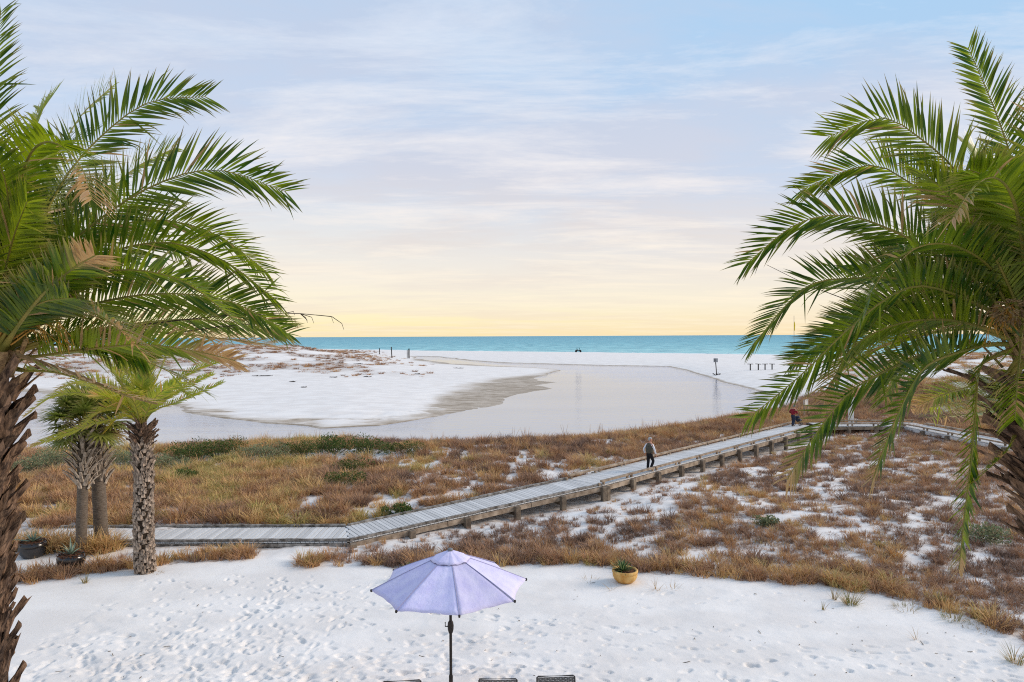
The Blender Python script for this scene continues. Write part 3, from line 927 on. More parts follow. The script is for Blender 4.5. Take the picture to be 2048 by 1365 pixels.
idxg = np.where(big, RNG.integers(7, 10, n), idxg)
tallg = (side < -.05) & (side > -1.0) & (cx < -14.6)
sc = np.where(tallg, 1.6, sc); idxg = np.where(tallg, RNG.integers(7, 10, n), idxg); hue = np.where(tallg, .62 + RNG.normal(0, .12, n), hue)
rotg = np.stack([RNG.normal(0, .12, n), RNG.normal(0, .12, n), RNG.uniform(0, 6.28, n)], 1)
scatter('dry_grass', 'dry orange brown grass covering the dunes', dry_protos, np.stack([cx, cy, cz], 1), rotg,
        np.stack([sc, sc, sc * RNG.uniform(.8, 1.25, n)], 1), idxg, np.clip(hue, 0, .86))
print('grass clumps', n)

# far dunes: sparse tufts
fx = RNG.uniform(-330, 30, 34000); fy = RNG.uniform(120, 420, 34000)
rx_ = RNG.uniform(25, 190, 15000); ry_ = RNG.uniform(48, 215, 15000)
fx = np.concatenate([fx, rx_]); fy = np.concatenate([fy, ry_])
vis = np.abs(fx) < .86 * fy; fx, fy = fx[vis], fy[vis]
ok = RNG.random(len(fx)) < far_cover(fx, fy) * np.where(fx < 0, .8, .8)
fx, fy = fx[ok], fy[ok]; fz = height(fx, fy); n = len(fx)
fs_ = RNG.uniform(.9, 2.3, n) * np.where(fx < 0, 1.25, 1.15)
scatter('far_dune_grass', 'sparse rusty grass tufts on the far dunes', dry_protos, np.stack([fx, fy, fz], 1),
        np.stack([np.zeros(n), np.zeros(n), RNG.uniform(0, 6.28, n)], 1), np.stack([fs_ * 1.5, fs_ * 1.5, fs_ * .75], 1), RNG.integers(0, 7, n),
        np.clip(.30 + .4 * (fbm(fx, fy, 20, 3, 230) - .5) + RNG.normal(0, .12, n) + np.where(fx > 0, .16, 0), 0, .8))
print('far clumps', n)

# tall seed stalks along the lagoon bank
stalk = MB()
for k in range(3):
    p = Vector((random.uniform(-.1, .1), random.uniform(-.1, .1), 0)); pts = [p]
    lx_ = random.uniform(-.12, .12)
    for j in range(4): pts.append(pts[-1] + Vector((lx_ * (j + 1) * .3, 0, .33)))
    stalk.tube(pts, [.007, .006, .006, .010, .003], 3)
sp_ = []
for k in range(46):
    px = random.uniform(330, 1560) if k > 12 else random.choice([random.uniform(360, 620), random.uniform(1060, 1330)])
    y0 = np.interp(px, [330, 650, 1000, 1280, 1500, 1570], [912, 900, 900, 884, 846, 830]) + random.uniform(2, 9)
    q = G(px, y0, .3); sp_.append((q.x, q.y, hz(q.x, q.y)))
n = len(sp_)
scatter('sea_oats', 'thin tall seed stalks standing along the lagoon bank', [proto(stalk, m_grass, 'stalk')], np.array(sp_),
        np.stack([RNG.normal(0, .1, n), RNG.normal(0, .1, n), RNG.uniform(0, 6.28, n)], 1), np.stack([np.ones(n), np.ones(n), RNG.uniform(.7, 1.3, n)], 1), np.zeros(n, int), np.full(n, .5))

# ================================================================ shrubs
m_bush = leaf_mat('shrub_leaf', (.034, .072, .014), (.105, .14, .03), (.30, .20, .09), trans=.25, rough=.6)
m_sage = leaf_mat('grey_shrub_leaf', (.13, .17, .085), (.25, .27, .15), (.33, .25, .14), trans=.2, rough=.7)
m_twig = simple_mat('twig', (.10, .075, .05), (.2, .15, .1), rough=.9)
def set_attr(o, name, vals):
    a = o.data.attributes.new(name, 'FLOAT', 'POINT'); a.data.foreach_set('value', np.asarray(vals, np.float32))
def shrub(px, py, w, h, label, mat=m_bush, dens=1.0, seed=0, yd=None, leaf=.075, dry=.08):
    r = random.Random(seed + 300)
    q = G(px, py, .3); q.z = hz(q.x, q.y)
    root = empty('shrub', q)
    mb = MB(); hv = []; dv = []
    clumps = [(Vector((r.uniform(-.5, .5) * w, r.uniform(-.35, .35) * w, r.uniform(.25, .72) * h)), r.uniform(.22, .42) * min(w, h * 1.5)) for _ in range(int(9 + 6 * w))]
    nl = int(1300 * dens * max(.6, w * .8))
    for i in range(nl):
        c, cr = r.choice(clumps)
        u = Vector((r.gauss(0, 1), r.gauss(0, 1), r.gauss(0, 1))).normalized() * cr * r.uniform(.55, 1.08) ** .6
        p = c + Vector((u.x, u.y, u.z * .8))
        if p.z < .01: p.z = r.uniform(.01, .1)
        d = (u.normalized() + Vector((r.uniform(-.8, .8), r.uniform(-.8, .8), r.uniform(-.2, .9)))).normalized()
        s = d.cross(Vector((r.uniform(-1, 1), r.uniform(-1, 1), r.uniform(-1, 1)))).normalized()
        L_ = leaf * r.uniform(.8, 1.7); ww = leaf * .42
        mb.add([p, p + d * L_ * .5 + s * ww, p + d * L_, p + d * L_ * .5 - s * ww], [(0, 1, 2, 3)])
        hh = r.uniform(0, 1); dd = 1.0 if r.random() < dry else 0.0
        hv += [hh] * 4; dv += [dd] * 4
    f = mb.build('foliage', mat, root); set_attr(f, 'hue', hv); set_attr(f, 'dry', dv)
    tb = MB()
    for c, cr in clumps:
        tb.tube([(c.x * .2, c.y * .2, -.05), (c.x * .6, c.y * .6, c.z * .55), tuple(c)], [.02, .014, .006], 4)
    tb.build('stem', m_twig, root)
    tag(root, label, 'shrub', 'shrubs along the lagoon bank')
    return root
SL = [('rounded dark green shrub left of its taller twin by lagoon', m_bush, .06), ('domed green shrub on lagoon bank right of small palm', m_bush, .06), ('widest dark green shrub mound at the lagoon edge', m_bush, .06),
      ('spreading green shrub second from the right end of the mounds', m_bush, .12), ('half brown shrub at the right end of green mounds', m_bush, .4), ('rounded olive shrub just left of the widest mound', m_bush, .25),
      ('low olive shrub midway between the two green shrub groups', m_sage, .25), ('grey green shrub just left of the small date palm trunk', m_sage, .15), ('grey green shrub just right of the small date palm trunk', m_sage, .2),
      ('grey green shrub nearest the left palm trunk', m_sage, .2), ('small pale shrub half hidden beside big left trunk', m_sage, .2), ('tiny fresh green shrub in dry grass below bank shrubs', m_bush, 0), ('yellow green bush amid dry grass behind boardwalk', m_bush, .3),
      ('olive bush below the widest shrub mound', m_bush, .3), ('small green bush touching the boardwalk far kerb', m_bush, .1), ('lone olive green bush in the right grass field', m_sage, .2), ('little grey green plant in a sandy patch right', m_sage, .1)]
for k, ((a, b, w, h), (lab, mt, dr)) in enumerate(zip(SHRUBS, SL)):
    shrub(a, b, w, h, lab, mt, seed=k + 1, dry=dr)

# ================================================================ palms
m_leaf = leaf_mat('palm_leaf', (.018, .072, .008), (.285, .345, .020), (.42, .27, .12), trans=.40, rough=.32)
m_leafy = leaf_mat('young_palm_leaf', (.09, .20, .02), (.42, .40, .04), (.54, .36, .12), trans=.42, rough=.45)
m_fan = leaf_mat('fan_palm_leaf', (.05, .11, .02), (.20, .24, .04), (.36, .27, .14), trans=.3, rough=.45)
m_rib = simple_mat('frond_rib', (.17, .17, .03), (.28, .22, .05), rough=.5, scale=3)
m_ribdry = simple_mat('dry_rib', (.16, .09, .04), (.3, .2, .1), rough=.8, scale=5)
m_boot = simple_mat('leaf_base_brown', (.028, .015, .010), (.23, .14, .088), rough=.95, scale=11, stretch=(3, 3, .8), bump=.8, bscale=25, rnd=.3)
m_bootg = simple_mat('leaf_base_grey', (.12, .09, .07), (.44, .34, .26), rough=.95, scale=9, stretch=(3, 3, .8), bump=.8, bscale=25, rnd=.25)
m_bootl = simple_mat('leaf_base_pale', (.20, .16, .125), (.52, .43, .34), rough=.95, scale=9, stretch=(3, 3, .8), bump=.6, bscale=25, rnd=.25)
m_core = simple_mat('palm_core', (.020, .013, .009), (.06, .04, .025), rough=1, scale=12, bump=1, bscale=30)
m_sabal = simple_mat('sabal_bark', (.10, .075, .055), (.20, .16, .125), rough=.95, scale=7, stretch=(1, 1, 7), bump=1.0, bscale=22)
m_stalk = simple_mat('fruit_stalk', (.42, .20, .03), (.55, .30, .06), rough=.6)
m_fibre = simple_mat('dry_fibre', (.17, .10, .05), (.36, .24, .12), rough=1, scale=14, bump=1, bscale=40)

def spline(pts, n):
    """Catmull-Rom through pts, n+1 samples spaced by length"""
    pts = [Vector(p) for p in pts]
    q = [pts[0] * 2 - pts[1]] + pts + [pts[-1] * 2 - pts[-2]]
    out = []
    for i in range(1, len(q) - 2):
        for k in range(12):
            t = k / 12
            out.append(.5 * ((2 * q[i]) + (q[i + 1] - q[i - 1]) * t + (2 * q[i - 1] - 5 * q[i] + 4 * q[i + 1] - q[i + 2]) * t * t + (3 * q[i] - q[i - 1] - 3 * q[i + 1] + q[i + 2]) * t ** 3))
    out.append(pts[-1])
    cum = [0.0]
    for a, b in zip(out[:-1], out[1:]): cum.append(cum[-1] + (b - a).length)
    res = []; j = 0
    for k in range(n + 1):
        s = cum[-1] * k / n
        while j < len(cum) - 2 and cum[j + 1] < s: j += 1
        f = (s - cum[j]) / max(1e-9, cum[j + 1] - cum[j])
        res.append(out[j].lerp(out[j + 1], min(1, max(0, f))))
    return res, cum[-1]

def frond(root, org, pts, twist=50, leaf=.50, n=98, width=.0255, hue=.35, drytip=.0, dry=.0, s0=.16, rr=.02, droop=.28, vee=28, mat=None, ribmat=None, seed=0, gap=0.0, sdir=None, ang=(66, 34), spread=1.0):
    r = random.Random(seed * 7 + 13)
    N = 36
    path, Ltot = spline(pts, N)
    h = path[-1] - path[0]; h.z = 0
    if h.length < .25: h = path[N // 2] - path[0]; h.z = 0
    if sdir is not None: S0 = Vector(sdir).normalized()
    else: S0 = h.normalized().cross(Vector((0, 0, 1)))
    mb = MB(); hv = []; dv = []
    tw = rad(twist)
    for side in (-1, 1):
        for i in range(n):
            s = s0 + (1 - s0) * ((i + .5 + r.uniform(-.2, .2)) / n)
            if gap and r.random() < gap: continue
            x = s * N; k = min(N - 1, int(x)); f = x - k
            p = path[k].lerp(path[k + 1], f)
            T = (path[min(N, k + 2)] - path[max(0, k - 1)]).normalized()
            S = (S0 - T * S0.dot(T)).normalized(); Nn = S.cross(T)
            t_ = tw * min(1.0, .35 + s)
            Sr = S * math.cos(t_) + Nn * math.sin(t_); Nr = Nn * math.cos(t_) - S * math.sin(t_)
            u = (s - s0) / (1 - s0)
            prof = min(1, .35 + u * 4.5) * (1 - .42 * max(0, (u - .6) / .4) ** 1.8)
            L_ = leaf * prof * r.uniform(.86, 1.1)
            al = rad(ang[0] + (ang[1] - ang[0]) * u ** .8 + r.uniform(-6, 6))
            be = rad((vee + r.uniform(-14, 14)) * (1 - .4 * u))
            d = T * math.cos(al) + (Sr * side * math.cos(be) + Nr * math.sin(be)) * math.sin(al)
            wv = (T - d * T.dot(d)).normalized()
            wv = (wv * math.cos(be * .6) + d.cross(wv) * math.sin(side * .5)).normalized()
            w = width * (.55 + .45 * prof) * r.uniform(.85, 1.1)
            dr = droop * r.uniform(.4, 1.5)
            if r.random() < .06: dr += 1.3
            if r.random() < .05: d = (d + Vector((r.uniform(-.6, .6), r.uniform(-.6, .6), r.uniform(-.6, .4)))).normalized()
            hh = min(1, max(0, hue + .02 + r.gauss(0, .2)))
            dl = 1.0 if r.random() < dry + .02 else 0.0
            tipd = max(0, min(1, (u - (1 - drytip)) / .12 + r.uniform(-.4, .4))) if drytip > 0 else 0
            vs = []
            q = p.copy(); K = 4
            wf = (.35, 1.0, .95, .55)
            for j in range(K):
                vs += [q - wv * w * .5 * wf[j], q + wv * w * .5 * wf[j]]
                dd = max(dl, tipd, .0 if j < 3 else r.uniform(0, .35))
                dv += [dd, dd]; h2 = min(1, hh + (.32, .10, 0, 0)[j]); hv += [h2, h2]
                q = q + d * (L_ / K)
                d = (d + Vector((0, 0, -1)) * dr * .34 * (j + 1) / K).normalized()
            vs.append(q); dv.append(max(dl, tipd, r.uniform(.2, .9))); hv.append(hh)
            mb.add(vs, [(0, 1, 3, 2), (2, 3, 5, 4), (4, 5, 7, 6), (6, 7, 8)])
    mb.v = [tuple(Vector(v) - org) for v in mb.v]
    fo = mb.build('frond', mat or m_leaf, root)
    set_attr(fo, 'hue', hv); set_attr(fo, 'dry', dv)
    tb = MB()
    radii = [rr * (1.9 - 1.0 * min(1, k / N / .2)) * (1 - .82 * k / N) for k in range(0, N + 1, 2)]
    tb.tube([p - org for p in path[::2]], radii, 6)
    tb.build('midrib', ribmat or m_rib, fo, smooth=True)
    return fo

def boot_mesh(name, L_, w0, w1, th, curl, mat, ragged=.0, seed=0):
    """a cut-off leaf base: a thick tongue growing along +Z, bending out along +X"""
    r = random.Random(seed); mb = MB(); vs = []; n = 5
    for k in range(n):
        f = k / (n - 1); w = w0 + (w1 - w0) * f; z = L_ * f; x = curl * f * f; t = th * (1 - .45 * f)
        w *= r.uniform(1 - ragged, 1 + ragged)
        vs += [(x - t * .3, -w / 2, z), (x + t * .75, -w * .28, z + t * .1), (x + t * .75, w * .28, z + t * .1), (x - t * .3, w / 2, z), (x - t * .5, 0, z)]
    fs = []
    for k in range(n - 1):
        for i in range(5):
            j = (i + 1) % 5; fs.append((k * 5 + i, k * 5 + j, k * 5 + 5 + j, k * 5 + 5 + i))
    fs += [(4, 3, 2, 1, 0), tuple((n - 1) * 5 + i for i in range(5))]
    jt = w0 * ragged * .55
    vs = [(v[0] + r.uniform(-jt, jt) * .6, v[1] + r.uniform(-jt, jt), v[2] + r.uniform(-jt, jt) * (2.2 if i >= (n - 1) * 5 else .6)) for i, v in enumerate(vs)]
    mb.add(vs, fs)
    me = bpy.data.meshes.new(name); me.from_pydata(mb.v, [], mb.f); me.materials.append(mat); me.update()
    return me

def boots(trunk, axis, rad_of, n, meshes, tilt_of, turns_step=2.39996, z0=0.0, z1=1.0, scale_of=lambda f: 1.0, seed=0, name='leaf_base'):
    r = random.Random(seed)
    for i in range(n):
        f = z0 + (z1 - z0) * (i + .5) / n
        k = f * (len(axis) - 1); a = min(len(axis) - 2, int(k)); c = axis[a].lerp(axis[a + 1], k - a)
        an = i * turns_step + r.uniform(-.22, .22); R = rad_of(f)
        tl = tilt_of(f) + r.uniform(-.16, .16)
        sc_ = scale_of(f) * r.uniform(.85, 1.15)
        m = Matrix.Translation(c + Vector((math.cos(an) * R, math.sin(an) * R, 0))) @ Matrix.Rotation(an, 4, 'Z') @ Matrix.Rotation(tl, 4, 'Y') @ Matrix.Rotation(r.uniform(-.15, .15), 4, 'Z') @ Matrix.Diagonal((sc_, sc_, sc_ * r.uniform(.85, 1.2), 1))
        inst(meshes[i % len(meshes)], trunk, m, name)

BOOTS_B = [boot_mesh('leaf_base_brown_%d' % k, .38, .18, .06, .07, .10, m_boot, .26, k) for k in range(7)]
BOOTS_LONG = [boot_mesh('leaf_base_long_%d' % k, .52, .14, .03, .05, .17, m_boot, .3, k + 9) for k in range(4)]
BOOTS_G = [boot_mesh('leaf_base_grey_%d' % k, .32, .19, .085, .08, .03, m_bootg, .26, k + 4) for k in range(6)]
BOOTS_S = [boot_mesh('leaf_base_scale_%d' % k, .20, .19, .11, .085, .01, m_bootg, .24, k + 20) for k in range(7)]
BOOTS_SB = [boot_mesh('leaf_base_sabal_%d' % k, .56, .14, .10, .04, .12, m_bootl, .16, k + 30) for k in range(5)]

def big_palm(label, axis_px, depth, crown_px, specs, fill_az, seed, long_boots, hang=()):
    base = P(*axis_px[0], depth); base = Vector((base.x, base.y, 0))
    pts = [P(a, b, depth) for a, b in axis_px]
    pts = [Vector((pts[0].x + (pts[0].x - pts[1].x) * .6, depth, -.25))] + pts
    base = Vector((pts[0].x, depth, hz(pts[0].x, depth)))
    root = empty('palm_tree', base)
    axis, _ = spline([p - base for p in pts], 30)
    crown = P(*crown_px, depth)
    Rf = lambda f: .17 + .05 * (1 - f) ** 3 + .05 * sstep(.80, 1.0, f)
    trunk = MB().tube(axis + [axis[-1] + Vector((0, 0, .25))], [float(Rf(k / 30)) for k in range(31)] + [.08], 14).build('trunk', m_core, root, smooth=True)
    zc = .55
    boots(trunk, axis, lambda f: float(Rf(f)) - .02, 110, BOOTS_G, lambda f: .09, z0=.0, z1=zc, scale_of=lambda f: .95, seed=seed)
    boots(trunk, axis, lambda f: float(Rf(f)) - .02, 150, BOOTS_B if not long_boots else BOOTS_B + BOOTS_LONG, lambda f: (.34 if long_boots else .20) + (.42 if long_boots else .30) * max(0, (f - .6) / .4), z0=zc, z1=.99, scale_of=lambda f: (1.0 + .25 * f) * (1 if long_boots else .82), seed=seed + 1)
    # fibre sheath at the heart of the crown
    fb = MB(); r = random.Random(seed)
    for i in range(60):
        an = r.uniform(0, 6.28); R = r.uniform(.05, .26)
        a = crown - base + Vector((math.cos(an) * R, math.sin(an) * R, r.uniform(-.45, .1)))
        b = a + Vector((math.cos(an) * .2, math.sin(an) * .2, r.uniform(.1, .45)))
        fb.bar(a, b, r.uniform(.02, .07), .012, rough=.006, segs=2)
    fb.build('fibre_sheath', m_fibre, root)
    k = 0
    for sp in specs:
        k += 1
        pp = sp[0]; kw = dict(sp[1]) if len(sp) > 1 else {}
        depth_mid, depth_tip = kw.pop('dm', 0.0), kw.pop('dt', 0.0)
        m = len(pp); w = []
        for i, q in enumerate(pp):
            f = i / (m - 1)
            yy = depth + (2 * f * depth_mid if f < .5 else depth_mid + (depth_tip - depth_mid) * (f - .5) * 2)
            w.append(P(q[0], q[1], yy))
        st = w[0]; start = crown + (st - crown) * .12 if kw.pop('heart', True) else None
        if start is not None: start.z = crown.z - .12; w = [start] + w if (w[0] - start).length > .12 else w
        kw.setdefault('seed', seed * 100 + k)
        frond(root, base, w, **kw)
    # the rest of the crown, turned away from the picture
    r = random.Random(seed + 5)
    nf = 40
    for i in range(nf):
        az = fill_az[0] + (fill_az[1] - fill_az[0]) * ((i * .618) % 1.0)
        el = rad(78 - 100 * ((i + .5) / nf) + r.uniform(-6, 6))
        if math.sin(az) > .3: el = max(el, rad(12 + (i % 7) * 6))
        L_ = r.uniform(2.5, 3.1); hd = Vector((math.cos(az), math.sin(az), 0)); p = crown + hd * .12; w = [p.copy()]
        e_ = el + .25
        for s in range(5):
            p = p + (hd * math.cos(e_) + Vector((0, 0, math.sin(e_)))) * (L_ / 5); w.append(p.copy()); e_ -= r.uniform(.2, .34)
        frond(root, base, w, twist=r.uniform(-30, 30), leaf=.50, n=70, hue=r.uniform(.2, .6), seed=seed * 500 + i, droop=.3, drytip=.1 if el < 0 else 0, dry=.25 if el < rad(-5) else .02)
    # withered fronds hanging under the crown
    mid_out = (fill_az[0] + fill_az[1]) / 2
    for i in range(6):
        az = mid_out + r.uniform(-1, 1); hd = Vector((math.cos(az), math.sin(az), 0)); L_ = r.uniform(.9, 1.5); p = crown + hd * .2 + Vector((0, 0, -.25))
        w = [p, p + hd * .25 + Vector((0, 0, -.05)), p + hd * .42 + Vector((0, 0, -.35 * L_)), p + hd * .46 + Vector((0, 0, -L_))]
        frond(root, base, w, twist=r.uniform(-80, 80), leaf=.26, n=40, hue=.5, dry=.9, seed=seed * 800 + i, droop=1.2, vee=5, ribmat=m_ribdry)
    # shorter young fronds filling the side of the crown that faces the view
    mid = fill_az[1] + (2 * math.pi - (fill_az[1] - fill_az[0])) / 2
    for i in range(8):
        az = mid + r.uniform(-1.1, 1.1); el = rad(80 - 95 * ((i + .5) / 8)); L_ = r.uniform(1.5, 2.1)
        hd = Vector((math.cos(az), math.sin(az), 0)); p = crown + hd * .12; w = [p.copy()]; e_ = el + .25
        for s in range(4):
            p = p + (hd * math.cos(e_) + Vector((0, 0, math.sin(e_)))) * (L_ / 4); w.append(p.copy()); e_ -= r.uniform(.12, .26)
        frond(root, base, w, twist=r.uniform(-60, 60), leaf=.48, n=76, hue=r.uniform(.2, .9), seed=seed * 700 + i, droop=.3, dry=.3 if el < rad(0) else .02)
    tag(root, label, 'palm tree')
    return root, base, crown

LEFT = [
 ([(-18, 560), (-20, 330), (-12, 150), (2, 22)], dict(dm=-.2, dt=-.4, twist=62, leaf=.44, hue=.35)),
 ([(60, 520), (110, 390), (185, 290), (295, 206), (412, 194)], dict(dm=.3, dt=.5, twist=62, leaf=.50, hue=.2)),
 ([(70, 560), (170, 462), (300, 375), (430, 340), (572, 384)], dict(dm=0, dt=0, twist=60, leaf=.54, hue=.22, n=96)),
 ([(20, 540), (30, 420), (55, 320), (92, 284), (135, 300), (168, 345), (184, 400)], dict(dm=-1.3, dt=-1.9, twist=20, leaf=.42, hue=.5, drytip=.22, droop=.6, heart=False)),
 ([(90, 520), (190, 420), (265, 340), (350, 296)], dict(dm=.9, dt=1.6, twist=45, leaf=.46, hue=.55)),
 ([(60, 480), (110, 330), (160, 235), (226, 172)], dict(dm=.9, dt=1.5, twist=50, leaf=.46, hue=.5)),
 ([(30, 470), (50, 340), (75, 240), (108, 188)], dict(dm=1.0, dt=1.6, twist=45, leaf=.42, hue=.75)),
 ([(110, 540), (215, 505), (330, 485), (445, 520), (552, 600)], dict(dm=-.2, dt=-.3, twist=48, leaf=.50, hue=.3, n=96)),
 ([(100, 530), (200, 465), (310, 440), (430, 468), (535, 545)], dict(dm=.5, dt=.8, twist=40, leaf=.48, hue=.45)),
 ([(90, 640), (200, 605), (320, 588), (450, 600), (562, 655)], dict(dm=-.3, dt=-.3, twist=62, leaf=.47, hue=.25)),
 ([(0, 708), (45, 640), (95, 580), (150, 535), (190, 512)], dict(dm=-1.0, dt=-1.6, twist=30, leaf=.40, hue=.25, drytip=.25, heart=False, rr=.028)),
 ([(70, 650), (130, 618), (190, 628), (240, 660), (285, 705)], dict(dm=-.9, dt=-1.3, twist=25, leaf=.40, hue=.35, drytip=.3, dry=.1)),
 ([(60, 715), (170, 700), (290, 690), (400, 705), (470, 722)], dict(dm=-.4, dt=-.6, twist=52, leaf=.36, hue=.6, dry=.12, drytip=.3)),
 ([(40, 740), (110, 745), (180, 765), (250, 790), (310, 806)], dict(dm=-.7, dt=-1.0, twist=15, leaf=.26, hue=.65, dry=.5, drytip=.5, n=50, gap=.3)),
 ([(90, 680), (220, 655), (350, 640), (470, 645), (578, 668)], dict(dm=.6, dt=.9, twist=55, leaf=.44, hue=.3, dry=.08)),
 ([(80, 690), (190, 668), (310, 664), (430, 676), (540, 690)], dict(dm=1.0, dt=1.4, twist=20, leaf=.40, hue=.5, dry=.35, drytip=.4)),
 ([(60, 620), (150, 560), (260, 540), (370, 565), (470, 640)], dict(dm=-.8, dt=-1.0, twist=35, leaf=.46, hue=.35)),
 ([(50, 600), (120, 520), (210, 470), (300, 470), (380, 520)], dict(dm=1.3, dt=2.2, twist=30, leaf=.46, hue=.5)),
 ([(20, 560), (60, 440), (120, 380), (200, 370), (270, 420)], dict(dm=1.6, dt=2.6, twist=30, leaf=.46, hue=.6)),
 ([(10, 560), (20, 450), (10, 360), (-20, 300), (-60, 280)], dict(dm=-.9, dt=-1.5, twist=30, leaf=.42, hue=.4)),
 ([(20, 600), (60, 520), (90, 430), (100, 350)], dict(dm=1.5, dt=2.4, twist=40, leaf=.44, hue=.7)),
]
RIGHT = [
 ([(2044, 520), (2035, 370), (1995, 235), (1936, 95)], dict(dm=.1, dt=.2, twist=-58, leaf=.42, hue=.3)),
 ([(1985, 470), (1914, 345), (1829, 269), (1762, 236), (1657, 274)], dict(dm=0, dt=.2, twist=-58, leaf=.54, hue=.35, n=96)),
 ([(1960, 510), (1886, 421), (1810, 360), (1733, 331), (1605, 379)], dict(dm=.5, dt=.8, twist=-52, leaf=.48, hue=.3)),
 ([(1960, 570), (1886, 517), (1781, 460), (1686, 431), (1590, 450), (1493, 528)], dict(dm=-.1, dt=-.1, twist=-55, leaf=.50, hue=.2, n=98)),
 ([(1950, 600), (1880, 572), (1800, 558), (1705, 557), (1610, 576), (1505, 690)], dict(dm=.2, dt=.2, twist=-42, leaf=.48, hue=.2, n=96)),
 ([(1995, 631), (1876, 578), (1800, 582), (1700, 655), (1605, 748), (1495, 838)], dict(dm=-.5, dt=-.6, twist=-66, vee=14, leaf=.44, hue=.3, n=100, droop=.25, ang=(62, 42))),
 ([(1980, 660), (1890, 640), (1790, 650), (1700, 700), (1650, 800)], dict(dm=-.2, dt=-.1, twist=-60, leaf=.46, hue=.45, droop=.7, drytip=.2)),
 ([(1960, 690), (1871, 700), (1767, 744), (1693, 791), (1630, 870), (1574, 960)], dict(dm=-.7, dt=-.9, twist=-78, vee=12, leaf=.40, hue=.15, n=84, drytip=.15, droop=.06, ang=(62, 42))),
 ([(1980, 690), (1913, 706), (1845, 739), (1798, 823), (1770, 890), (1748, 955)], dict(dm=-.9, dt=-1.2, twist=-76, vee=14, leaf=.40, hue=.2, n=84, droop=.08, drytip=.12, ang=(60, 40))),
 ([(1985, 715), (1957, 742), (1950, 833), (1940, 938), (1928, 1040), (1918, 1140)], dict(dm=-.5, dt=-.5, twist=-88, leaf=.30, hue=.3, n=80, droop=.05, drytip=.15, ang=(58, 40), vee=12)),
 ([(2052, 560), (2040, 455), (2019, 383), (1986, 355), (1948, 374), (1903, 440)], dict(dm=-1.3, dt=-1.8, twist=-20, leaf=.46, hue=.45, drytip=.16, droop=.6, heart=False, rr=.024, n=100)),
 ([(2010, 600), (1950, 540), (1890, 500), (1830, 470), (1760, 500)], dict(dm=1.0, dt=1.7, twist=-35, leaf=.46, hue=.5)),
 ([(2010, 560), (1960, 440), (1900, 350), (1840, 310)], dict(dm=1.1, dt=2.0, twist=-40, leaf=.46, hue=.8)),
 ([(2020, 540), (1990, 420), (1960, 320), (1930, 290)], dict(dm=1.0, dt=1.8, twist=-35, leaf=.46, hue=.9)),
 ([(2000, 650), (1930, 640), (1860, 660), (1800, 720), (1770, 800)], dict(dm=.8, dt=1.2, twist=-20, leaf=.44, hue=.4)),
 ([(1990, 670), (1900, 640), (1800, 630), (1690, 660), (1590, 720)], dict(dm=.7, dt=1.0, twist=-55, leaf=.46, hue=.08)),
 ([(2000, 760), (1955, 770), (1900, 785), (1835, 812)], dict(dm=1.0, dt=1.6, twist=-40, leaf=.36, hue=.55, drytip=.2)),
 ([(2000, 780), (1945, 800), (1880, 812), (1822, 818)], dict(dm=1.5, dt=2.4, twist=-40, leaf=.36, hue=.95, drytip=.2, dry=.1)),
 ([(2010, 800), (1960, 825), (1900, 832), (1850, 836)], dict(dm=1.7, dt=2.8, twist=-30, leaf=.32, hue=.6, dry=.3)),
 ([(2030, 870), (2010, 905), (1980, 935), (1943, 968)], dict(dm=-.4, dt=-.5, twist=-40, leaf=.16, hue=.4, dry=.2, heart=False, n=40, rr=.012)),
 ([(2046, 620), (2040, 700), (2035, 760), (2030, 840)], dict(dm=-1.2, dt=-1.6, twist=-30, leaf=.36, hue=.5, dry=.3, droop=.9, heart=False)),
 ([(2000, 560), (1930, 500), (1850, 490), (1770, 540), (1720, 640)], dict(dm=-.8, dt=-1.1, twist=-30, leaf=.46, hue=.25)),
 ([(2030, 520), (2010, 430), (1975, 360), (1940, 340)], dict(dm=-.6, dt=-1.0, twist=-40, leaf=.44, hue=.6)),
]
pal_l, base_l, crown_l = big_palm('tall date palm at the left edge with shaggy brown trunk', [(-36, 1365), (-42, 1180), (-40, 950), (-32, 780)], 7.0, (-16, 700), LEFT, (rad(75), rad(300)), 1, False)
pal_r, base_r, crown_r = big_palm('tall date palm at the right edge with dark spiky trunk', [(2215, 1365), (2150, 1130), (2108, 960), (2080, 770)], 7.0, (2066, 665), RIGHT, (rad(-120), rad(105)), 2, True)

# bare flower stalk reaching past the left crown, and orange stalks in both hearts
def stalk_part(root, base, pts, r0, n_twig, mat, tw=.12, seed=0):
    r = random.Random(seed); path, L_ = spline(pts, 20); mb = MB()
    mb.tube([p - base for p in path], [r0 * (1 - .7 * k / 20) for k in range(21)], 5)
    for i in range(n_twig):
        k = r.randint(9, 20); a = path[k] - base
        d = (path[min(20, k)] - path[k - 1]).normalized() + Vector((r.uniform(-.7, .5), r.uniform(-.8, .8), r.uniform(-1.2, .25)))
        b = a + d.normalized() * tw * r.uniform(.5, 1.3); c = b + Vector((.02, 0, -.06)) * r.uniform(.2, 1.5)
        mb.tube([a, b, c], [r0 * .45, r0 * .35, r0 * .2], 3)
    return mb.build('flower_stalk', mat, root)
stalk_part(pal_l, base_l, [crown_l, P(250, 655, 7.3), P(450, 632, 7.4), P(580, 627, 7.4), P(664, 634, 7.4)], .011, 22, m_core, .14, 1)
stalk_part(pal_l, base_l, [crown_l, P(300, 672, 7.6), P(480, 650, 7.7), P(590, 652, 7.7)], .009, 10, m_core, .10, 2)
stalk_part(pal_l, base_l, [P(20, 705, 6.9), P(140, 745, 6.4), P(250, 790, 6.2), P(315, 808, 6.2)], .028, 0, m_ribdry, .1, 3)
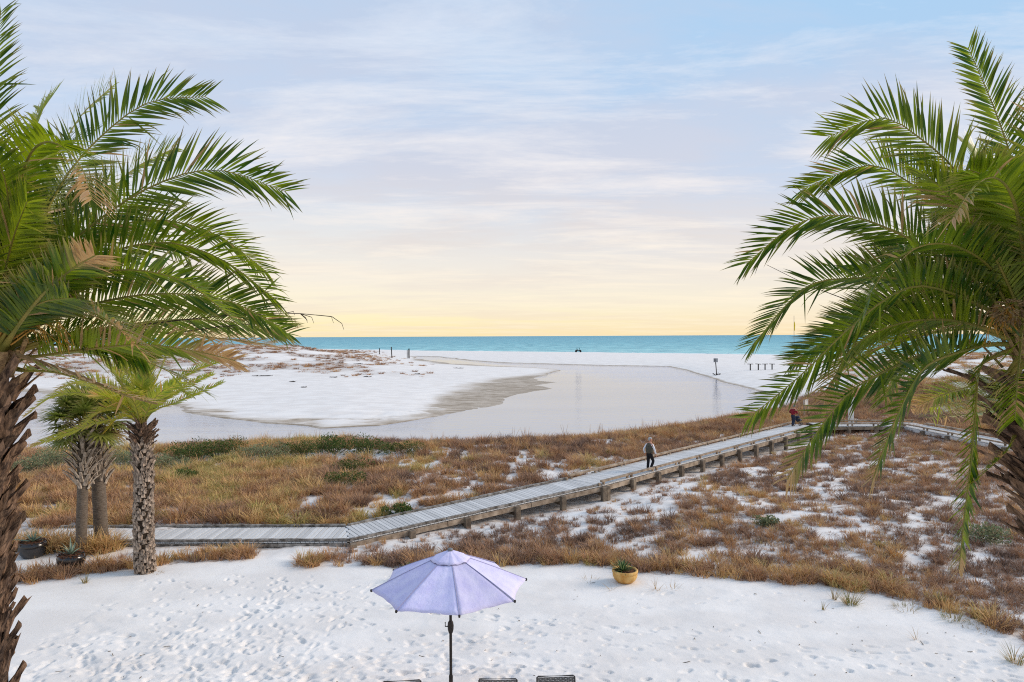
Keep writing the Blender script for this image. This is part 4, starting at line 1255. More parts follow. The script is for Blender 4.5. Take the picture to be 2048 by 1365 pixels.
for k in range(9):
    q = P(-8 + k * 5, 690 - (k % 3) * 12, 6.85)
    stalk_part(pal_l, base_l, [q, q + Vector((.12 + .03 * k, -.05, .16)), q + Vector((.30 + .04 * k, -.1, .20 - .03 * k))], .010, 6, m_stalk, .10, k + 10)
for k in range(7):
    q = P(2046 - k * 4, 660 - (k % 3) * 12, 6.85)
    stalk_part(pal_r, base_r, [q, q + Vector((-.08 - .02 * k, -.05, .12)), q + Vector((-.16 - .03 * k, -.1, .10 - .04 * k))], .009, 6, m_stalk, .09, k + 30)
# dried flower spathe (tan) in the right crown
mb = MB(); r = random.Random(5)
for i in range(160):
    u = Vector((r.gauss(0, 1), r.gauss(0, 1), r.gauss(0, 1))).normalized()
    c = P(2022, 622, 6.7) - base_r + Vector((u.x * .12, u.y * .1, u.z * .10))
    mb.bar(c, c + u * .05 + Vector((r.uniform(-.04, .04), 0, -.03)), .012, .006)
mb.build('flower_cluster', m_fibre, pal_r)
stalk_part(pal_r, base_r, [P(1900, 560, 7.2), P(1760, 610, 7.3), P(1640, 580, 7.4), P(1533, 530, 7.5)], .008, 0, m_core, .1, 4)

# ---- small date palm on the sand
def small_palm():
    b0 = G(291, 1143, 0.0); b0.z = hz(b0.x, b0.y)
    root = empty('palm_tree', b0); D = b0.y
    top = P(283, 852, D) - b0
    axis, _ = spline([Vector((0, 0, -.2)), Vector((-.05, 0, 1.6)), Vector((-.03, 0, 3.0)), top], 24)
    tr = MB().tube(axis, [.30 - .02 * min(6, k) / 6 - .05 * k / 24 for k in range(25)], 14).build('trunk', m_core, root, smooth=True)
    boots(tr, axis, lambda f: .285 - .06 * f, 190, BOOTS_S, lambda f: .10, z0=.01, z1=.66, seed=4, scale_of=lambda f: .9)
    boots(tr, axis, lambda f: .23, 70, BOOTS_G, lambda f: .26 + .5 * (f - .62), z0=.62, z1=.90, seed=5, scale_of=lambda f: .85)
    boots(tr, axis, lambda f: .20, 40, BOOTS_B, lambda f: .5 + 1.6 * (f - .86), z0=.86, z1=1.0, seed=6, scale_of=lambda f: .95)
    crown = b0 + top
    S = [([(281, 790), (277, 740), (268, 690)], 0, .3, .55, 60, 10), ([(300, 790), (318, 750), (338, 700)], .3, .6, .5, 60, 10), ([(262, 795), (238, 755), (212, 720)], .3, .5, .45, 60, -10),
         ([(305, 805), (345, 765), (400, 735), (450, 720)], 0, 0, .35, 30, 60), ([(310, 815), (350, 785), (395, 760), (425, 748)], -.3, -.6, .45, 26, 55), ([(308, 822), (350, 805), (395, 785), (445, 764)], 0, 0, .4, 20, 55),
         ([(258, 815), (225, 795), (190, 790)], -.5, -.9, .7, 40, 40), ([(262, 825), (230, 815), (200, 822), (165, 850)], .2, .2, .8, 40, 45), ([(255, 808), (215, 775), (170, 760), (120, 775)], .5, .9, .8, 40, 45),
         ([(270, 790), (252, 745), (240, 690)], 1.0, 1.8, .5, 55, 20), ([(295, 785), (300, 735), (312, 690)], 1.2, 2.0, .6, 55, 20), ([(290, 795), (310, 775), (345, 770), (385, 790)], 1.3, 2.2, .5, 40, 30),
         ([(283, 800), (285, 765), (290, 735)], -1.0, -1.7, .3, 60, 0), ([(270, 810), (250, 790), (225, 790)], -1.1, -1.9, .6, 50, 20),
         ([(262, 838), (205, 842), (130, 868), (62, 892)], -.2, -.4, .85, 34, 60), ([(256, 818), (190, 790), (110, 790), (48, 832)], .2, .3, .9, 34, 60),
         ([(262, 830), (235, 838), (215, 860)], 1.0, 1.5, .8, 40, 40), ([(300, 812), (322, 785), (360, 765)], -1.2, -2.0, .35, 40, 40)]
    for k, (pp, dm, dt, hu, n, tw) in enumerate(S):
        w = [crown + Vector((0, 0, -.05))]
        for i, q in enumerate(pp):
            f = (i + 1) / len(pp); w.append(P(q[0], q[1], D + (dm * 2 * f if f < .5 else dm + (dt - dm) * (f - .5) * 2)))
        frond(root, b0, w, twist=tw, leaf=.54 if n >= 40 else .28, n=n + 18, width=.042, hue=min(1, hu + .15), s0=.18, rr=.022, mat=m_leafy, seed=900 + k, drytip=.15 if hu > .6 else 0, dry=.12 if hu > .6 else .02, droop=.08, vee=20, ang=(56, 26))
    r = random.Random(3)
    for k in range(8):
        az = rad(20 + 45 * k); hd = Vector((math.cos(az), math.sin(az), 0)); L_ = r.uniform(1.5, 2.1)
        w = [crown, crown + hd * L_ * .4 + Vector((0, 0, L_ * .5)), crown + hd * L_ * .85 + Vector((0, 0, L_ * .72))]
        frond(root, b0, w, twist=r.uniform(-30, 30), leaf=.55, n=46, width=.046, hue=r.uniform(.3, .8), mat=m_leafy, seed=950 + k)
    tag(root, 'small date palm with scaly trunk standing on the sand before the boardwalk', 'palm tree')
small_palm()

# ---- two cabbage palms with fan leaves
def fan_leaf(root, org, a, b, size, hue, dry, seed, facing):
    """petiole from a to b, then a folded fan"""
    r = random.Random(seed); mb = MB(); hv = []; dv = []
    d = (b - a).normalized(); s = d.cross(Vector(facing)).normalized(); nn = s.cross(d)
    n = 26
    for i in range(n):
        t = -1 + 2 * (i + .5) / n; an = t * rad(118)
        e = (d * math.cos(an) + s * math.sin(an) + nn * .16 * (1 if i % 2 else -1)).normalized()
        L_ = size * (1 - .28 * abs(t)) * r.uniform(.9, 1.08); w = size * .062
        wv = e.cross(nn).normalized(); q = b - org; vs = []
        for j, wf in enumerate((.5, 1.0, .6)):
            vs += [q - wv * w * wf, q + wv * w * wf]
            dd = dry if j < 2 else max(dry, r.uniform(0, .5)); dv += [dd] * 2; hv += [min(1, max(0, hue + r.gauss(0, .1)))] * 2
            q = q + e * L_ / 3; e = (e + Vector((0, 0, -.30)) * (j + 1) / 3 * r.uniform(.5, 1.8)).normalized()
        vs.append(q); dv.append(max(dry, .6)); hv.append(hue)
        mb.add(vs, [(0, 1, 3, 2), (2, 3, 5, 4), (4, 5, 6)])
    f = mb.build('frond', m_fan, root); set_attr(f, 'hue', hv); set_attr(f, 'dry', dv)
    MB().tube([a - org, a.lerp(b, .5) - org + Vector((0, 0, .06)), b - org], [.022, .016, .012], 5).build('petiole', m_rib, f)
def sabal(base_px, top_px, r0, label, seed, lean=0):
    b0 = G(*base_px, 0.0); b0.z = hz(b0.x, b0.y); D = b0.y
    root = empty('palm_tree', b0)
    top = P(*top_px, D) - b0
    axis, _ = spline([Vector((0, 0, -.2)), top * .45 + Vector((.02, 0, 0)), top], 24)
    tr = MB().tube(axis, [r0 * (1.12 - .12 * min(1, k / 4)) * random.uniform(.985, 1.015) for k in range(25)], 16).build('trunk', m_sabal, root, smooth=True)
    boots(tr, axis, lambda f: r0 * .95 + .03, 78, BOOTS_SB, lambda f: .52, z0=.52, z1=.99, seed=seed, scale_of=lambda f: 1.0)
    r = random.Random(seed); crown = b0 + top
    for k in range(30):
        az = k * 2.4 + r.uniform(-.2, .2); el = rad(82 - 118 * (k + .5) / 30)
        hd = Vector((math.cos(az), math.sin(az), 0)); d = hd * math.cos(el) + Vector((0, 0, math.sin(el)))
        a = crown + d * .1; b = a + d * r.uniform(.65, .95)
        old = k > 22
        fan_leaf(root, b0, a, b, r.uniform(.75, 1.0), r.uniform(.3, 1.0), .9 if old and r.random() < .5 else (.12 if k > 15 else 0), seed * 50 + k, (0, 0, 1) if el < 1.1 else tuple(-hd))
    tag(root, label, 'palm tree', 'cabbage palms beside the agave pots')
sabal((161, 1107), (168, 848), .185, 'slimmer of two cabbage palms, left trunk with crisscross leaf stubs', 41)
sabal((204, 1092), (188, 845), .245, 'thicker of two cabbage palms, right trunk with crisscross leaf stubs', 42)

# ================================================================ umbrella
m_canvas = simple_mat('lilac_canvas', (.56, .53, .80), (.68, .65, .86), rough=.85, scale=2.6, stretch=(1.6, 1.6, .5), bump=.5, bscale=9, rnd=.12, detail=8, lo=.3, hi=.7)
m_seam = simple_mat('canvas_seam', (.36, .34, .48), rough=.9)
m_bronze = simple_mat('bronze_metal', (.022, .018, .016), (.04, .032, .028), rough=.4, metallic=.4)
m_grey = simple_mat('grey_plastic', (.16, .17, .18), rough=.5)
UY = 14.3
ux = P(901, 1200, UY).x
zt = P(904, 1106, UY).z            # top of the canopy
zr = P(904, 1170, UY).z            # mean rim height
Ru = 155.5 / F * UY
ub = Vector((ux, UY, hz(ux, UY)))
um = empty('beach_umbrella', ub)
tag(um, 'open pale lilac market umbrella on a dark pole over the sand', 'umbrella')
za, zb = zt - ub.z, zr - ub.z
rot0 = rad(11)
tiltx = 0.0; tilty = 0.0
TM = Matrix.Translation((0, 0, za)) @ Matrix.Rotation(tilty, 4, 'Y') @ Matrix.Rotation(tiltx, 4, 'X') @ Matrix.Translation((0, 0, -za))
def canopy_pt(a_f, rho, seg=8, drop=None):
    """a_f: angle in units of panels, rho 0..1 from the hub"""
    k = math.floor(a_f); f = a_f - k
    a0 = rot0 + k * math.pi / 4; a1 = a0 + math.pi / 4
    p0 = Vector((math.cos(a0), math.sin(a0), 0)); p1 = Vector((math.cos(a1), math.sin(a1), 0))
    d = p0.lerp(p1, f)
    sag = math.sin(math.pi * f)
    rr_ = rho * Ru * (1 - .055 * sag * rho ** 3)
    z = za - (za - zb) * (rho ** 1.12) - .055 * sag * rho * (1 - .3 * rho)
    wr = .007 * math.sin(f * 17 + k * 2.1) * rho + .012 * math.sin(rho * 9 + k) * sag * rho
    return Vector((d.x * rr_, d.y * rr_, z + wr))
for k in range(8):
    vs = []; nu, nv = 12, 12
    for j in range(nv + 1):
        rho = .20 + .80 * j / nv
        for i in range(nu + 1): vs.append(TM @ canopy_pt(k + min(.9999, i / nu), rho))
    fs = [(j * (nu + 1) + i, j * (nu + 1) + i + 1, (j + 1) * (nu + 1) + i + 1, (j + 1) * (nu + 1) + i) for j in range(nv) for i in range(nu)]
    o = mesh_obj('canopy_panel', vs, fs, m_canvas, um, True)
    md = o.modifiers.new('thick', 'SOLIDIFY'); md.thickness = .006
    # seam, rib and rib tip
    pth = [TM @ (canopy_pt(k, .2 + .8 * j / 12) + Vector((0, 0, .008))) for j in range(13)]
    MB().tube(pth, .008, 5).build('seam', m_seam, o)
    MB().tube([TM @ (canopy_pt(k, .04 + .96 * j / 8) + Vector((0, 0, -.03))) for j in range(9)], .010, 5).build('rib', m_bronze, um)
    tip = TM @ canopy_pt(k, 1.0)
    MB().lathe([(.0, -.035), (.018, -.03), (.024, 0), (.018, .02), (0, .025)], tip, 8).build('rib_tip', m_bronze, um)
    a = TM @ (canopy_pt(k, .55) + Vector((0, 0, -.04)))
    MB().tube([TM @ Vector((0, 0, za - .75)), a], .008, 5).build('strut', m_bronze, um)
vs = []; n = 40; rows = 5
for j in range(rows + 1):
    rho = .012 + .245 * j / rows
    for i in range(n):
        p = canopy_pt(8 * i / n, rho) + Vector((0, 0, .06 * (1 - .55 * j / rows) + .012 * math.sin(i * 1.9) * j / rows))
        vs.append(TM @ p)
fs = [(j * n + i, j * n + (i + 1) % n, (j + 1) * n + (i + 1) % n, (j + 1) * n + i) for j in range(rows) for i in range(n)]
o = mesh_obj('vent_cap', vs, fs, m_canvas, um, True)
md = o.modifiers.new('thick', 'SOLIDIFY'); md.thickness = .006
MB().tube([vs[rows * n + i] for i in range(n)] + [vs[rows * n]], .006, 5).build('vent_hem', m_seam, o)
MB().lathe([(.0, .105), (.03, .10), (.055, .085), (.06, .065), (.05, .05), (0, .045)], (TM @ Vector((0, 0, za))), 16).build('finial', m_grey, um, True)
bx_ = P(898, 1360, UY).x - ux
MB().tube([(0, 0, .02), (0, 0, za * .55), TM @ Vector((0, 0, za - .02))], [.030, .030, .026], 12).build('pole', m_bronze, um, True)
ch = P(900, 1254, UY).z - ub.z
MB().lathe([(.03, -.14), (.045, -.12), (.062, -.05), (.066, .03), (.055, .10), (.034, .13)], (0, 0, ch), 14).build('crank_housing', m_bronze, um, True)
MB().tube([(-.05, -.02, ch + .02), (-.11, -.03, ch + .02), (-.11, -.03, ch + .11)], .012, 6).build('crank_handle', m_bronze, um)
MB().lathe([(.0, -.05), (.26, -.05), (.27, .03), (.20, .07), (.06, .09), (.042, .12), (.042, P(900, 1352, UY).z - ub.z), (.03, P(900, 1350, UY).z - ub.z + .02)], (0, 0, 0), 20).build('base', m_bronze, um, True)

# ================================================================ loungers
m_wick = simple_mat('grey_wicker', (.075, .07, .065), (.19, .18, .17), rough=.7, scale=30, rnd=.2)
m_frame = simple_mat('lounger_frame', (.05, .047, .044), rough=.6)
def weave_panel(w, h, cell=.052, th=.010):
    mb = MB(); nx_ = int(w / cell); ny_ = int(h / (cell * .62)); cy_ = h / ny_; cx_ = w / nx_
    for j in range(ny_):                       # horizontal strands bulge over every other stake
        pts = []
        for i in range(nx_ * 2 + 1):
            x = -w / 2 + w * i / (nx_ * 2); ph = math.sin(math.pi * i / 2 + (math.pi if j % 2 else 0) + math.pi / 4)
            pts.append((x, th * ph, (j + .5) * cy_))
        vs = []; fs = []
        for p in pts:
            vs += [(p[0], p[1] + .003, p[2] - cy_ * .46), (p[0], p[1] - .007, p[2]), (p[0], p[1] + .003, p[2] + cy_ * .46), (p[0], p[1] + .009, p[2])]
        for i in range(len(pts) - 1):
            for q in range(4):
                q2 = (q + 1) % 4; fs.append((i * 4 + q, i * 4 + q2, i * 4 + 4 + q2, i * 4 + 4 + q))
        mb.add(vs, fs)
    for i in range(nx_ + 1):
        mb.box((-w / 2 + cx_ * i, 0, h / 2), (.016, .006, h))
    return mb
def make_lounger():
    root = empty('sun_lounger', (0, 0, 0)); W = .80; H = .86
    wp = weave_panel(W, H)
    back = wp.build('backrest', m_wick, root)
    back.location = (0, 0, .30); back.rotation_euler = (rad(-20), 0, 0)
    MB().tube([(-W / 2, 0, 0), (-W / 2, 0, H), (-W / 2 + .03, 0, H + .02), (W / 2 - .03, 0, H + .02), (W / 2, 0, H), (W / 2, 0, 0)], .016, 8).build('back_frame', m_frame, back)
    sp = weave_panel(W, 1.25).build('seat', m_wick, root)
    sp.location = (0, 0, .32); sp.rotation_euler = (rad(90), 0, 0)
    MB().bar((-W / 2, 0, .30), (-W / 2, -1.28, .30), .05, .09).bar((W / 2, 0, .30), (W / 2, -1.28, .30), .05, .09).bar((-W / 2, -1.28, .30), (W / 2, -1.28, .30), .05, .09).build('seat_frame', m_wick, root)
    for x in (-W / 2 + .03, W / 2 - .03):
        for y in (-.08, -1.18):
            MB().bar((x, y, -.04), (x, y, .28), .06, .06, (0, 1, 0)).build('leg', m_frame, root)
    return root
def copy_tree(o, parent=None):
    c = o.copy(); COL.objects.link(c); c.parent = parent
    for chd in list(o.children): copy_tree(chd, c)
    return c
lo = make_lounger()
LG = [((806, 1364), 'leftmost grey wicker lounger, left of the umbrella pole', rad(5)), ((996, 1360), 'middle grey wicker lounger, right of the umbrella pole', 0), ((1113, 1353), 'rightmost grey wicker lounger at the bottom edge', rad(3))]
for i, ((a, b), lab, rz) in enumerate(LG):
    o = lo if i == 0 else copy_tree(lo)
    Yb = 14.35; q = P(a, b, Yb)
    hgt = q.z - .02
    o.location = (q.x, Yb - .30, hz(q.x, Yb) + (hgt - 1.13) * .9); o.rotation_euler = (0, 0, rz)
    tag(o, lab, 'lounger', 'wicker loungers under the umbrella')

# ================================================================ pots and plants
m_terra = simple_mat('terracotta', (.52, .26, .065), (.68, .42, .15), rough=.85, scale=5, stretch=(1, 1, .4), bump=.25, bscale=25)
m_black = simple_mat('black_glaze', (.010, .010, .012), (.022, .018, .018), rough=.18, scale=6, spec=.6)
m_soil = simple_mat('bark_mulch', (.05, .022, .012), (.16, .065, .03), rough=1, scale=26, bump=1, bscale=40)
m_yucca = simple_mat('yucca_leaf', (.022, .070, .022), (.055, .12, .035), rough=.45, scale=6)
m_agave = simple_mat('agave_leaf', (.10, .16, .12), (.24, .30, .22), rough=.5, scale=5)
m_yucca_edge = simple_mat('yucca_edge', (.30, .36, .14), rough=.5)
def pot(q, R, prof, mat, label, rim_mat=None, group=None):
    root = empty('plant_pot', q)
    MB().lathe([(r * R, z * R) for r, z in prof['bowl']], n=36).build('bowl', mat, root, True)
    MB().lathe([(r * R, z * R) for r, z in prof['rim']], n=36).build('rim', rim_mat or mat, root, True)
    # lumpy soil
    mb = MB(); r_ = random.Random(int(q.x * 10)); rs, zs = prof['soil']; vs = [(0, 0, zs * R + .03)]; n = 18
    for j in (1, 2, 3):
        for i in range(n):
            an = 2 * math.pi * i / n; vs.append((math.cos(an) * rs * R * j / 3, math.sin(an) * rs * R * j / 3, zs * R + r_.uniform(-.015, .04) * (1 if j < 3 else .3)))
    fs = [(0, 1 + i, 1 + (i + 1) % n) for i in range(n)]
    for j in range(2):
        for i in range(n): fs.append((1 + j * n + i, 1 + (j + 1) * n + i, 1 + (j + 1) * n + (i + 1) % n, 1 + j * n + (i + 1) % n))
    mb.add(vs, fs); mb.build('soil', m_soil, root)
    tag(root, label, 'pot', group)
    return root, zs * R
def sword_mesh(name, L_, w, mat, curve=.12):
    mb = MB(); n = 6; vs = []
    for k in range(n + 1):
        f = k / n; ww = w * (.65 + .6 * f * (1 - f) * 1.6) * (1 - f ** 2.4) * .5 + .0015; x = L_ * f; z = -curve * L_ * f * f
        vs += [(x, -ww, z + ww * .35), (x, 0, z - ww * .25), (x, ww, z + ww * .35)]
    fs = []
    for k in range(n):
        a = k * 3; fs += [(a, a + 3, a + 4, a + 1), (a + 1, a + 4, a + 5, a + 2)]
    me = bpy.data.meshes.new(name); me.from_pydata(vs, [], fs); me.materials.append(mat); me.update()
    return me
def rosette(name, q, n, meshes, el0, el1, label, cat, seed, rbase=.03, s=(.8, 1.1), group=None):
    root = empty(name, q); r_ = random.Random(seed)
    for k in range(n):
        f = (k + .5) / n; az = k * 2.39996 + r_.uniform(-.15, .15); el = rad(el0 + (el1 - el0) * f + r_.uniform(-7, 7)); sc_ = r_.uniform(*s) * (.75 + .25 * f if el0 > el1 else 1)
        m = Matrix.Translation((math.cos(az) * rbase, math.sin(az) * rbase, .02 + .04 * (1 - f))) @ Matrix.Rotation(az, 4, 'Z') @ Matrix.Rotation(-el, 4, 'Y') @ Matrix.Rotation(r_.uniform(-.3, .3), 4, 'X') @ Matrix.Diagonal((sc_, sc_, sc_, 1))
        inst(meshes[k % len(meshes)], root, m, 'leaf')
    tag(root, label, cat, group)
    return root
TERRA = dict(bowl=[(0, .0), (.50, .0), (.62, .05), (.86, .28), (.97, .52), (.985, .66), (.955, .74), (.94, .78)], rim=[(.95, .755), (1.0, .79), (1.03, .88), (1.02, .97), (.96, 1.02), (.88, 1.0), (.84, .90), (.82, .7)], soil=(.86, .88))
q = G(1250, 1164, 0.0); q.z = hz(q.x, q.y) - .01
Rp = 25.2 / F * q.y
_, zs = pot(q, Rp, TERRA, m_terra, 'round orange terracotta bowl on the sand at the grass edge')
YM = [sword_mesh('yucca_leaf_%d' % k, l, .05, m_yucca if k < 2 else m_yucca_edge, c) for k, (l, c) in enumerate(((.50, .10), (.44, .2), (.46, .05)))]
rosette('yucca_plant', q + Vector((-.08, 0, zs - .03)), 64, YM, 86, -4, 'spiky green yucca growing in the terracotta bowl', 'plant', 3, s=(.85, 1.1))
q2 = G(822, 1160, 0.0); q2.z = hz(q2.x, q2.y) + .12
rosette('yucca_plant', q2, 48, YM, 86, 15, 'spiky yucca tips peeking over the umbrella at its left', 'plant', 4, s=(.95, 1.25))
BLACK = dict(bowl=[(0, .0), (.55, .0), (.68, .06), (.90, .38), (1.0, .78), (1.0, 1.0), (.94, 1.14), (.90, 1.18)], rim=[(.91, 1.17), (.93, 1.22), (.90, 1.25), (.85, 1.22), (.82, 1.05)], soil=(.86, 1.16))
AM = [sword_mesh('agave_leaf_%d' % k, l, .085, m_agave, c) for k, (l, c) in enumerate(((.55, .05), (.62, .12), (.46, .25)))]
for (px, py, wd, lab, lab2, sd) in ((66, 1114, 25.5, 'glossy black pot farther left, clear of the dry grass', 'pale small agave in the left black pot', 7), (143, 1136, 25.5, 'glossy black pot half sunk in dry grass by the slim trunk', 'upright pale agave in the black pot by dry grass', 8)):
    q = G(px, py, 0.0); q.z = hz(q.x, q.y) - .02
    R = wd / F * q.y
    _, zs = pot(q, R, BLACK, m_black, lab, group='black pots by the cabbage palms')
    rosette('agave_plant', q + Vector((0, 0, zs)), 15, AM, 85, 10, lab2, 'plant', sd, s=(.8, 1.2), group='agaves in black pots')
    mb = MB(); r_ = random.Random(sd)                      # bark chips heaped over the rim
    for i in range(90):
        an = r_.uniform(0, 6.28); rr_ = R * .95 * math.sqrt(r_.random()); c = Vector((math.cos(an) * rr_, math.sin(an) * rr_, zs + r_.uniform(-.02, .07)))
        d = Vector((r_.uniform(-1, 1), r_.uniform(-1, 1), r_.uniform(-.4, .4))).normalized() * .06
        mb.bar(c - d, c + d, .04, .012)
    o = mb.build('mulch', m_soil, bpy.data.objects[[x for x in bpy.data.objects.keys() if x.startswith('plant_pot')][-1]])

# ================================================================ tufts standing alone on the sand
m_tuft = leaf_mat('tuft_blade', (.30, .19, .07), (.13, .17, .05), (.42, .28, .13), trans=.3, rough=.7)
def tuft(px, py, n, h, spread, lean, label, hue=.4, seed=0, dry=.3, curl=.4, w=.014):
    q = G(px, py, 0.0); q.z = hz(q.x, q.y)
    mb = blades(n, h, spread, w, lean, 700 + seed, curl)
    o = mb.build('grass_tuft', m_tuft)
    o.location = q
    r_ = random.Random(seed); hv = []; dv = []
    for i in range(n):
        a = min(1, max(0, hue + r_.gauss(0, .25))); b = r_.random() < dry
        hv += [a] * 7; dv += [float(b)] * 7
    set_attr(o, 'hue', hv); set_attr(o, 'dry', dv)
    tag(o, label, 'grass', 'lone grass tufts on the sand')
tuft(1700, 1210, 120, .62, .16, .75, 'largest lone grass tuft on right sand below the fringe', .6, 1)
tuft(1668, 1200, 26, .5, .05, .5, 'thin upright grass tuft just left of the largest tuft', .4, 2)
tuft(1646, 1222, 10, .4, .03, .5, 'sparse spindly tuft lowest of the three near large tuft', .3, 3)
tuft(1812, 1218, 60, .35, .35, 1.2, 'flat sprawling tuft halfway along the right sand edge', .4, 4)
tuft(1905, 1240, 80, .45, .25, 1.0, 'bushy tuft beside the dipping grass edge at right', .55, 5)
tuft(1965, 1256, 60, .3, .4, 1.3, 'low spread tuft close to the right frame edge', .3, 6)
tuft(2030, 1325, 90, .55, .14, .8, 'green tipped tuft in the lower right corner', .7, 7)
tuft(1832, 1280, 9, .5, .03, 1.6, 'curved twig like tuft alone in open right sand', .1, 8, .8)
tuft(171, 1166, 40, .38, .06, .7, 'small tuft on sand left of the small date palm', .5, 9)
tuft(316, 1146, 40, .16, .16, 1.6, 'low dry scraps at the foot of the small date palm', .1, 14, .9)
tuft(1222, 1180, 8, .45, .04, 1.4, 'few bent stems left of the terracotta bowl', .1, 10, .8)
tuft(1312, 1180, 14, .5, .10, 1.1, 'few dry stems right of the terracotta bowl', .1, 11, .8)
tuft(1345, 1178, 10, .4, .2, 1.3, 'sparse reddish stems farther right of the terracotta bowl', .1, 12, .9)
tuft(1180, 1160, 14, .3, .25, 1.0, 'faint dry sprigs between umbrella and terracotta bowl', .1, 13, .8)

# ================================================================ people
m_skin = simple_mat('skin', (.50, .25, .17), rough=.55)
m_hairg = simple_mat('grey_hair', (.30, .30, .30), (.5, .5, .5), rough=.9, scale=30)
m_shirt = simple_mat('white_shirt', (.72, .74, .80), rough=.9, bump=.3, bscale=12)
m_vest = simple_mat('olive_vest', (.060, .054, .040), (.10, .09, .07), rough=.95, scale=14, bump=.5, bscale=20)
m_trou = simple_mat('black_trousers', (.010, .010, .013), rough=.9, bump=.4, bscale=14)
m_jean = simple_mat('navy_jeans', (.018, .024, .045), (.03, .04, .07), rough=.9, scale=12)
m_red = simple_mat('dark_red_jacket', (.17, .008, .018), (.25, .014, .028), rough=.85, scale=8, bump=.5, bscale=14)
m_hood = simple_mat('grey_knit', (.18, .19, .20), (.26, .27, .28), rough=1, scale=30)
m_shoe = simple_mat('dark_shoe', (.015, .015, .017), rough=.6)
m_sole = simple_mat('white_sole', (.7, .7, .7), rough=.7)
def skin_mesh(name, joints, edges, mat, parent, root=0, sub=2):
    """joints: list of (position, (rx, ry)); grows a smooth continuous surface"""
    me = bpy.data.meshes.new(name)
    me.from_pydata([j[0] for j in joints], edges, [])
    o = bpy.data.objects.new(name, me); COL.objects.link(o)
    md = o.modifiers.new('skin', 'SKIN'); md.use_smooth_shade = True; md.branch_smoothing = .5
    if not me.skin_vertices: me.attributes
    for v, j in zip(me.skin_vertices[0].data, joints):
        r_ = j[1]; v.radius = r_ if isinstance(r_, tuple) else (r_, r_)
    for i, v in enumerate(me.skin_vertices[0].data): v.use_root = (i == root)
    sb = o.modifiers.new('sub', 'SUBSURF'); sb.levels = sub; sb.render_levels = sub
    dg = bpy.context.evaluated_depsgraph_get()
    nm = bpy.data.meshes.new_from_object(o.evaluated_get(dg))
    o.modifiers.clear(); o.data = nm; nm.materials.clear(); nm.materials.append(mat)
    nm.polygons.foreach_set('use_smooth', [True] * len(nm.polygons))
    if parent is not None: o.parent = parent
    return o
def hand(J, E, wrist_i, w, d, side):
    """palm and five separate fingers grown from a wrist joint; d = direction the hand hangs"""
    d = Vector(d).normalized(); s = Vector((0, side, 0)).cross(d)
    s = Vector((0, 1, 0)) if s.length < .1 else s.normalized()
    w = Vector(w); pc = w + d * .05
    J.append((tuple(pc), (.026, .014))); pi_ = len(J) - 1; E.append((wrist_i, pi_))
    for k, (o_, L_) in enumerate(((-.024, .066), (-.008, .078), (.008, .072), (.023, .056))):
        a = pc + s * o_ + d * .035; b = a + d * L_ * .5; c = b + (d * .8 + Vector((0, 0, -.1)) + Vector((.25, 0, 0))).normalized() * L_ * .45
        for p_, rr_ in ((a, .0085), (b, .008), (c, .006)):
            J.append((tuple(p_), rr_)); E.append((len(J) - 2 if p_ is not a else pi_, len(J) - 1))
    a = w + d * .03 - s * .032; b = a - s * .018 + d * .032
    J.append((tuple(a), .010)); E.append((wrist_i, len(J) - 1)); J.append((tuple(b), .008)); E.append((len(J) - 2, len(J) - 1))
def head_parts(root, c, yaw, hair_mat, hooded):
    m = Matrix.Translation(c) @ Matrix.Rotation(yaw, 4, 'Z')
    def sph(name, cen, r3, mat, par, zmin=None, xmax=None):
        bm = bmesh.new(); bmesh.ops.create_uvsphere(bm, u_segments=18, v_segments=12, radius=1)
        for v in bm.verts: v.co = Vector((v.co.x * r3[0], v.co.y * r3[1], v.co.z * r3[2])) + Vector(cen)
        if zmin is not None or xmax is not None:
            bmesh.ops.delete(bm, geom=[v for v in bm.verts if (zmin is not None and v.co.z < zmin and v.co.x > -.02) or (xmax is not None and v.co.x > xmax)], context='VERTS')
        me = bpy.data.meshes.new(name); bm.to_mesh(me); bm.free(); me.materials.append(mat)
        me.polygons.foreach_set('use_smooth', [True] * len(me.polygons))
        o = bpy.data.objects.new(name, me); COL.objects.link(o); o.parent = par; o.matrix_basis = m
        return o
    # face looks along +X of the head
    sph('nose', (.102, 0, -.015), (.022, .015, .025), m_skin, root)
    for s in (-1, 1):
        sph('ear', (-.005, s * .080, -.01), (.022, .012, .034), m_skin, root)
        sph('eye', (.090, s * .032, .012), (.010, .014, .009), m_shoe, root)
    sph('mouth', (.090, 0, -.055), (.010, .026, .006), simple_mat('lips', (.35, .12, .10)), root)
    sph('hair', (-.012, 0, .022), (.112, .092, .112), hair_mat, root, zmin=.045 if not hooded else None, xmax=.085 if not hooded else .055)
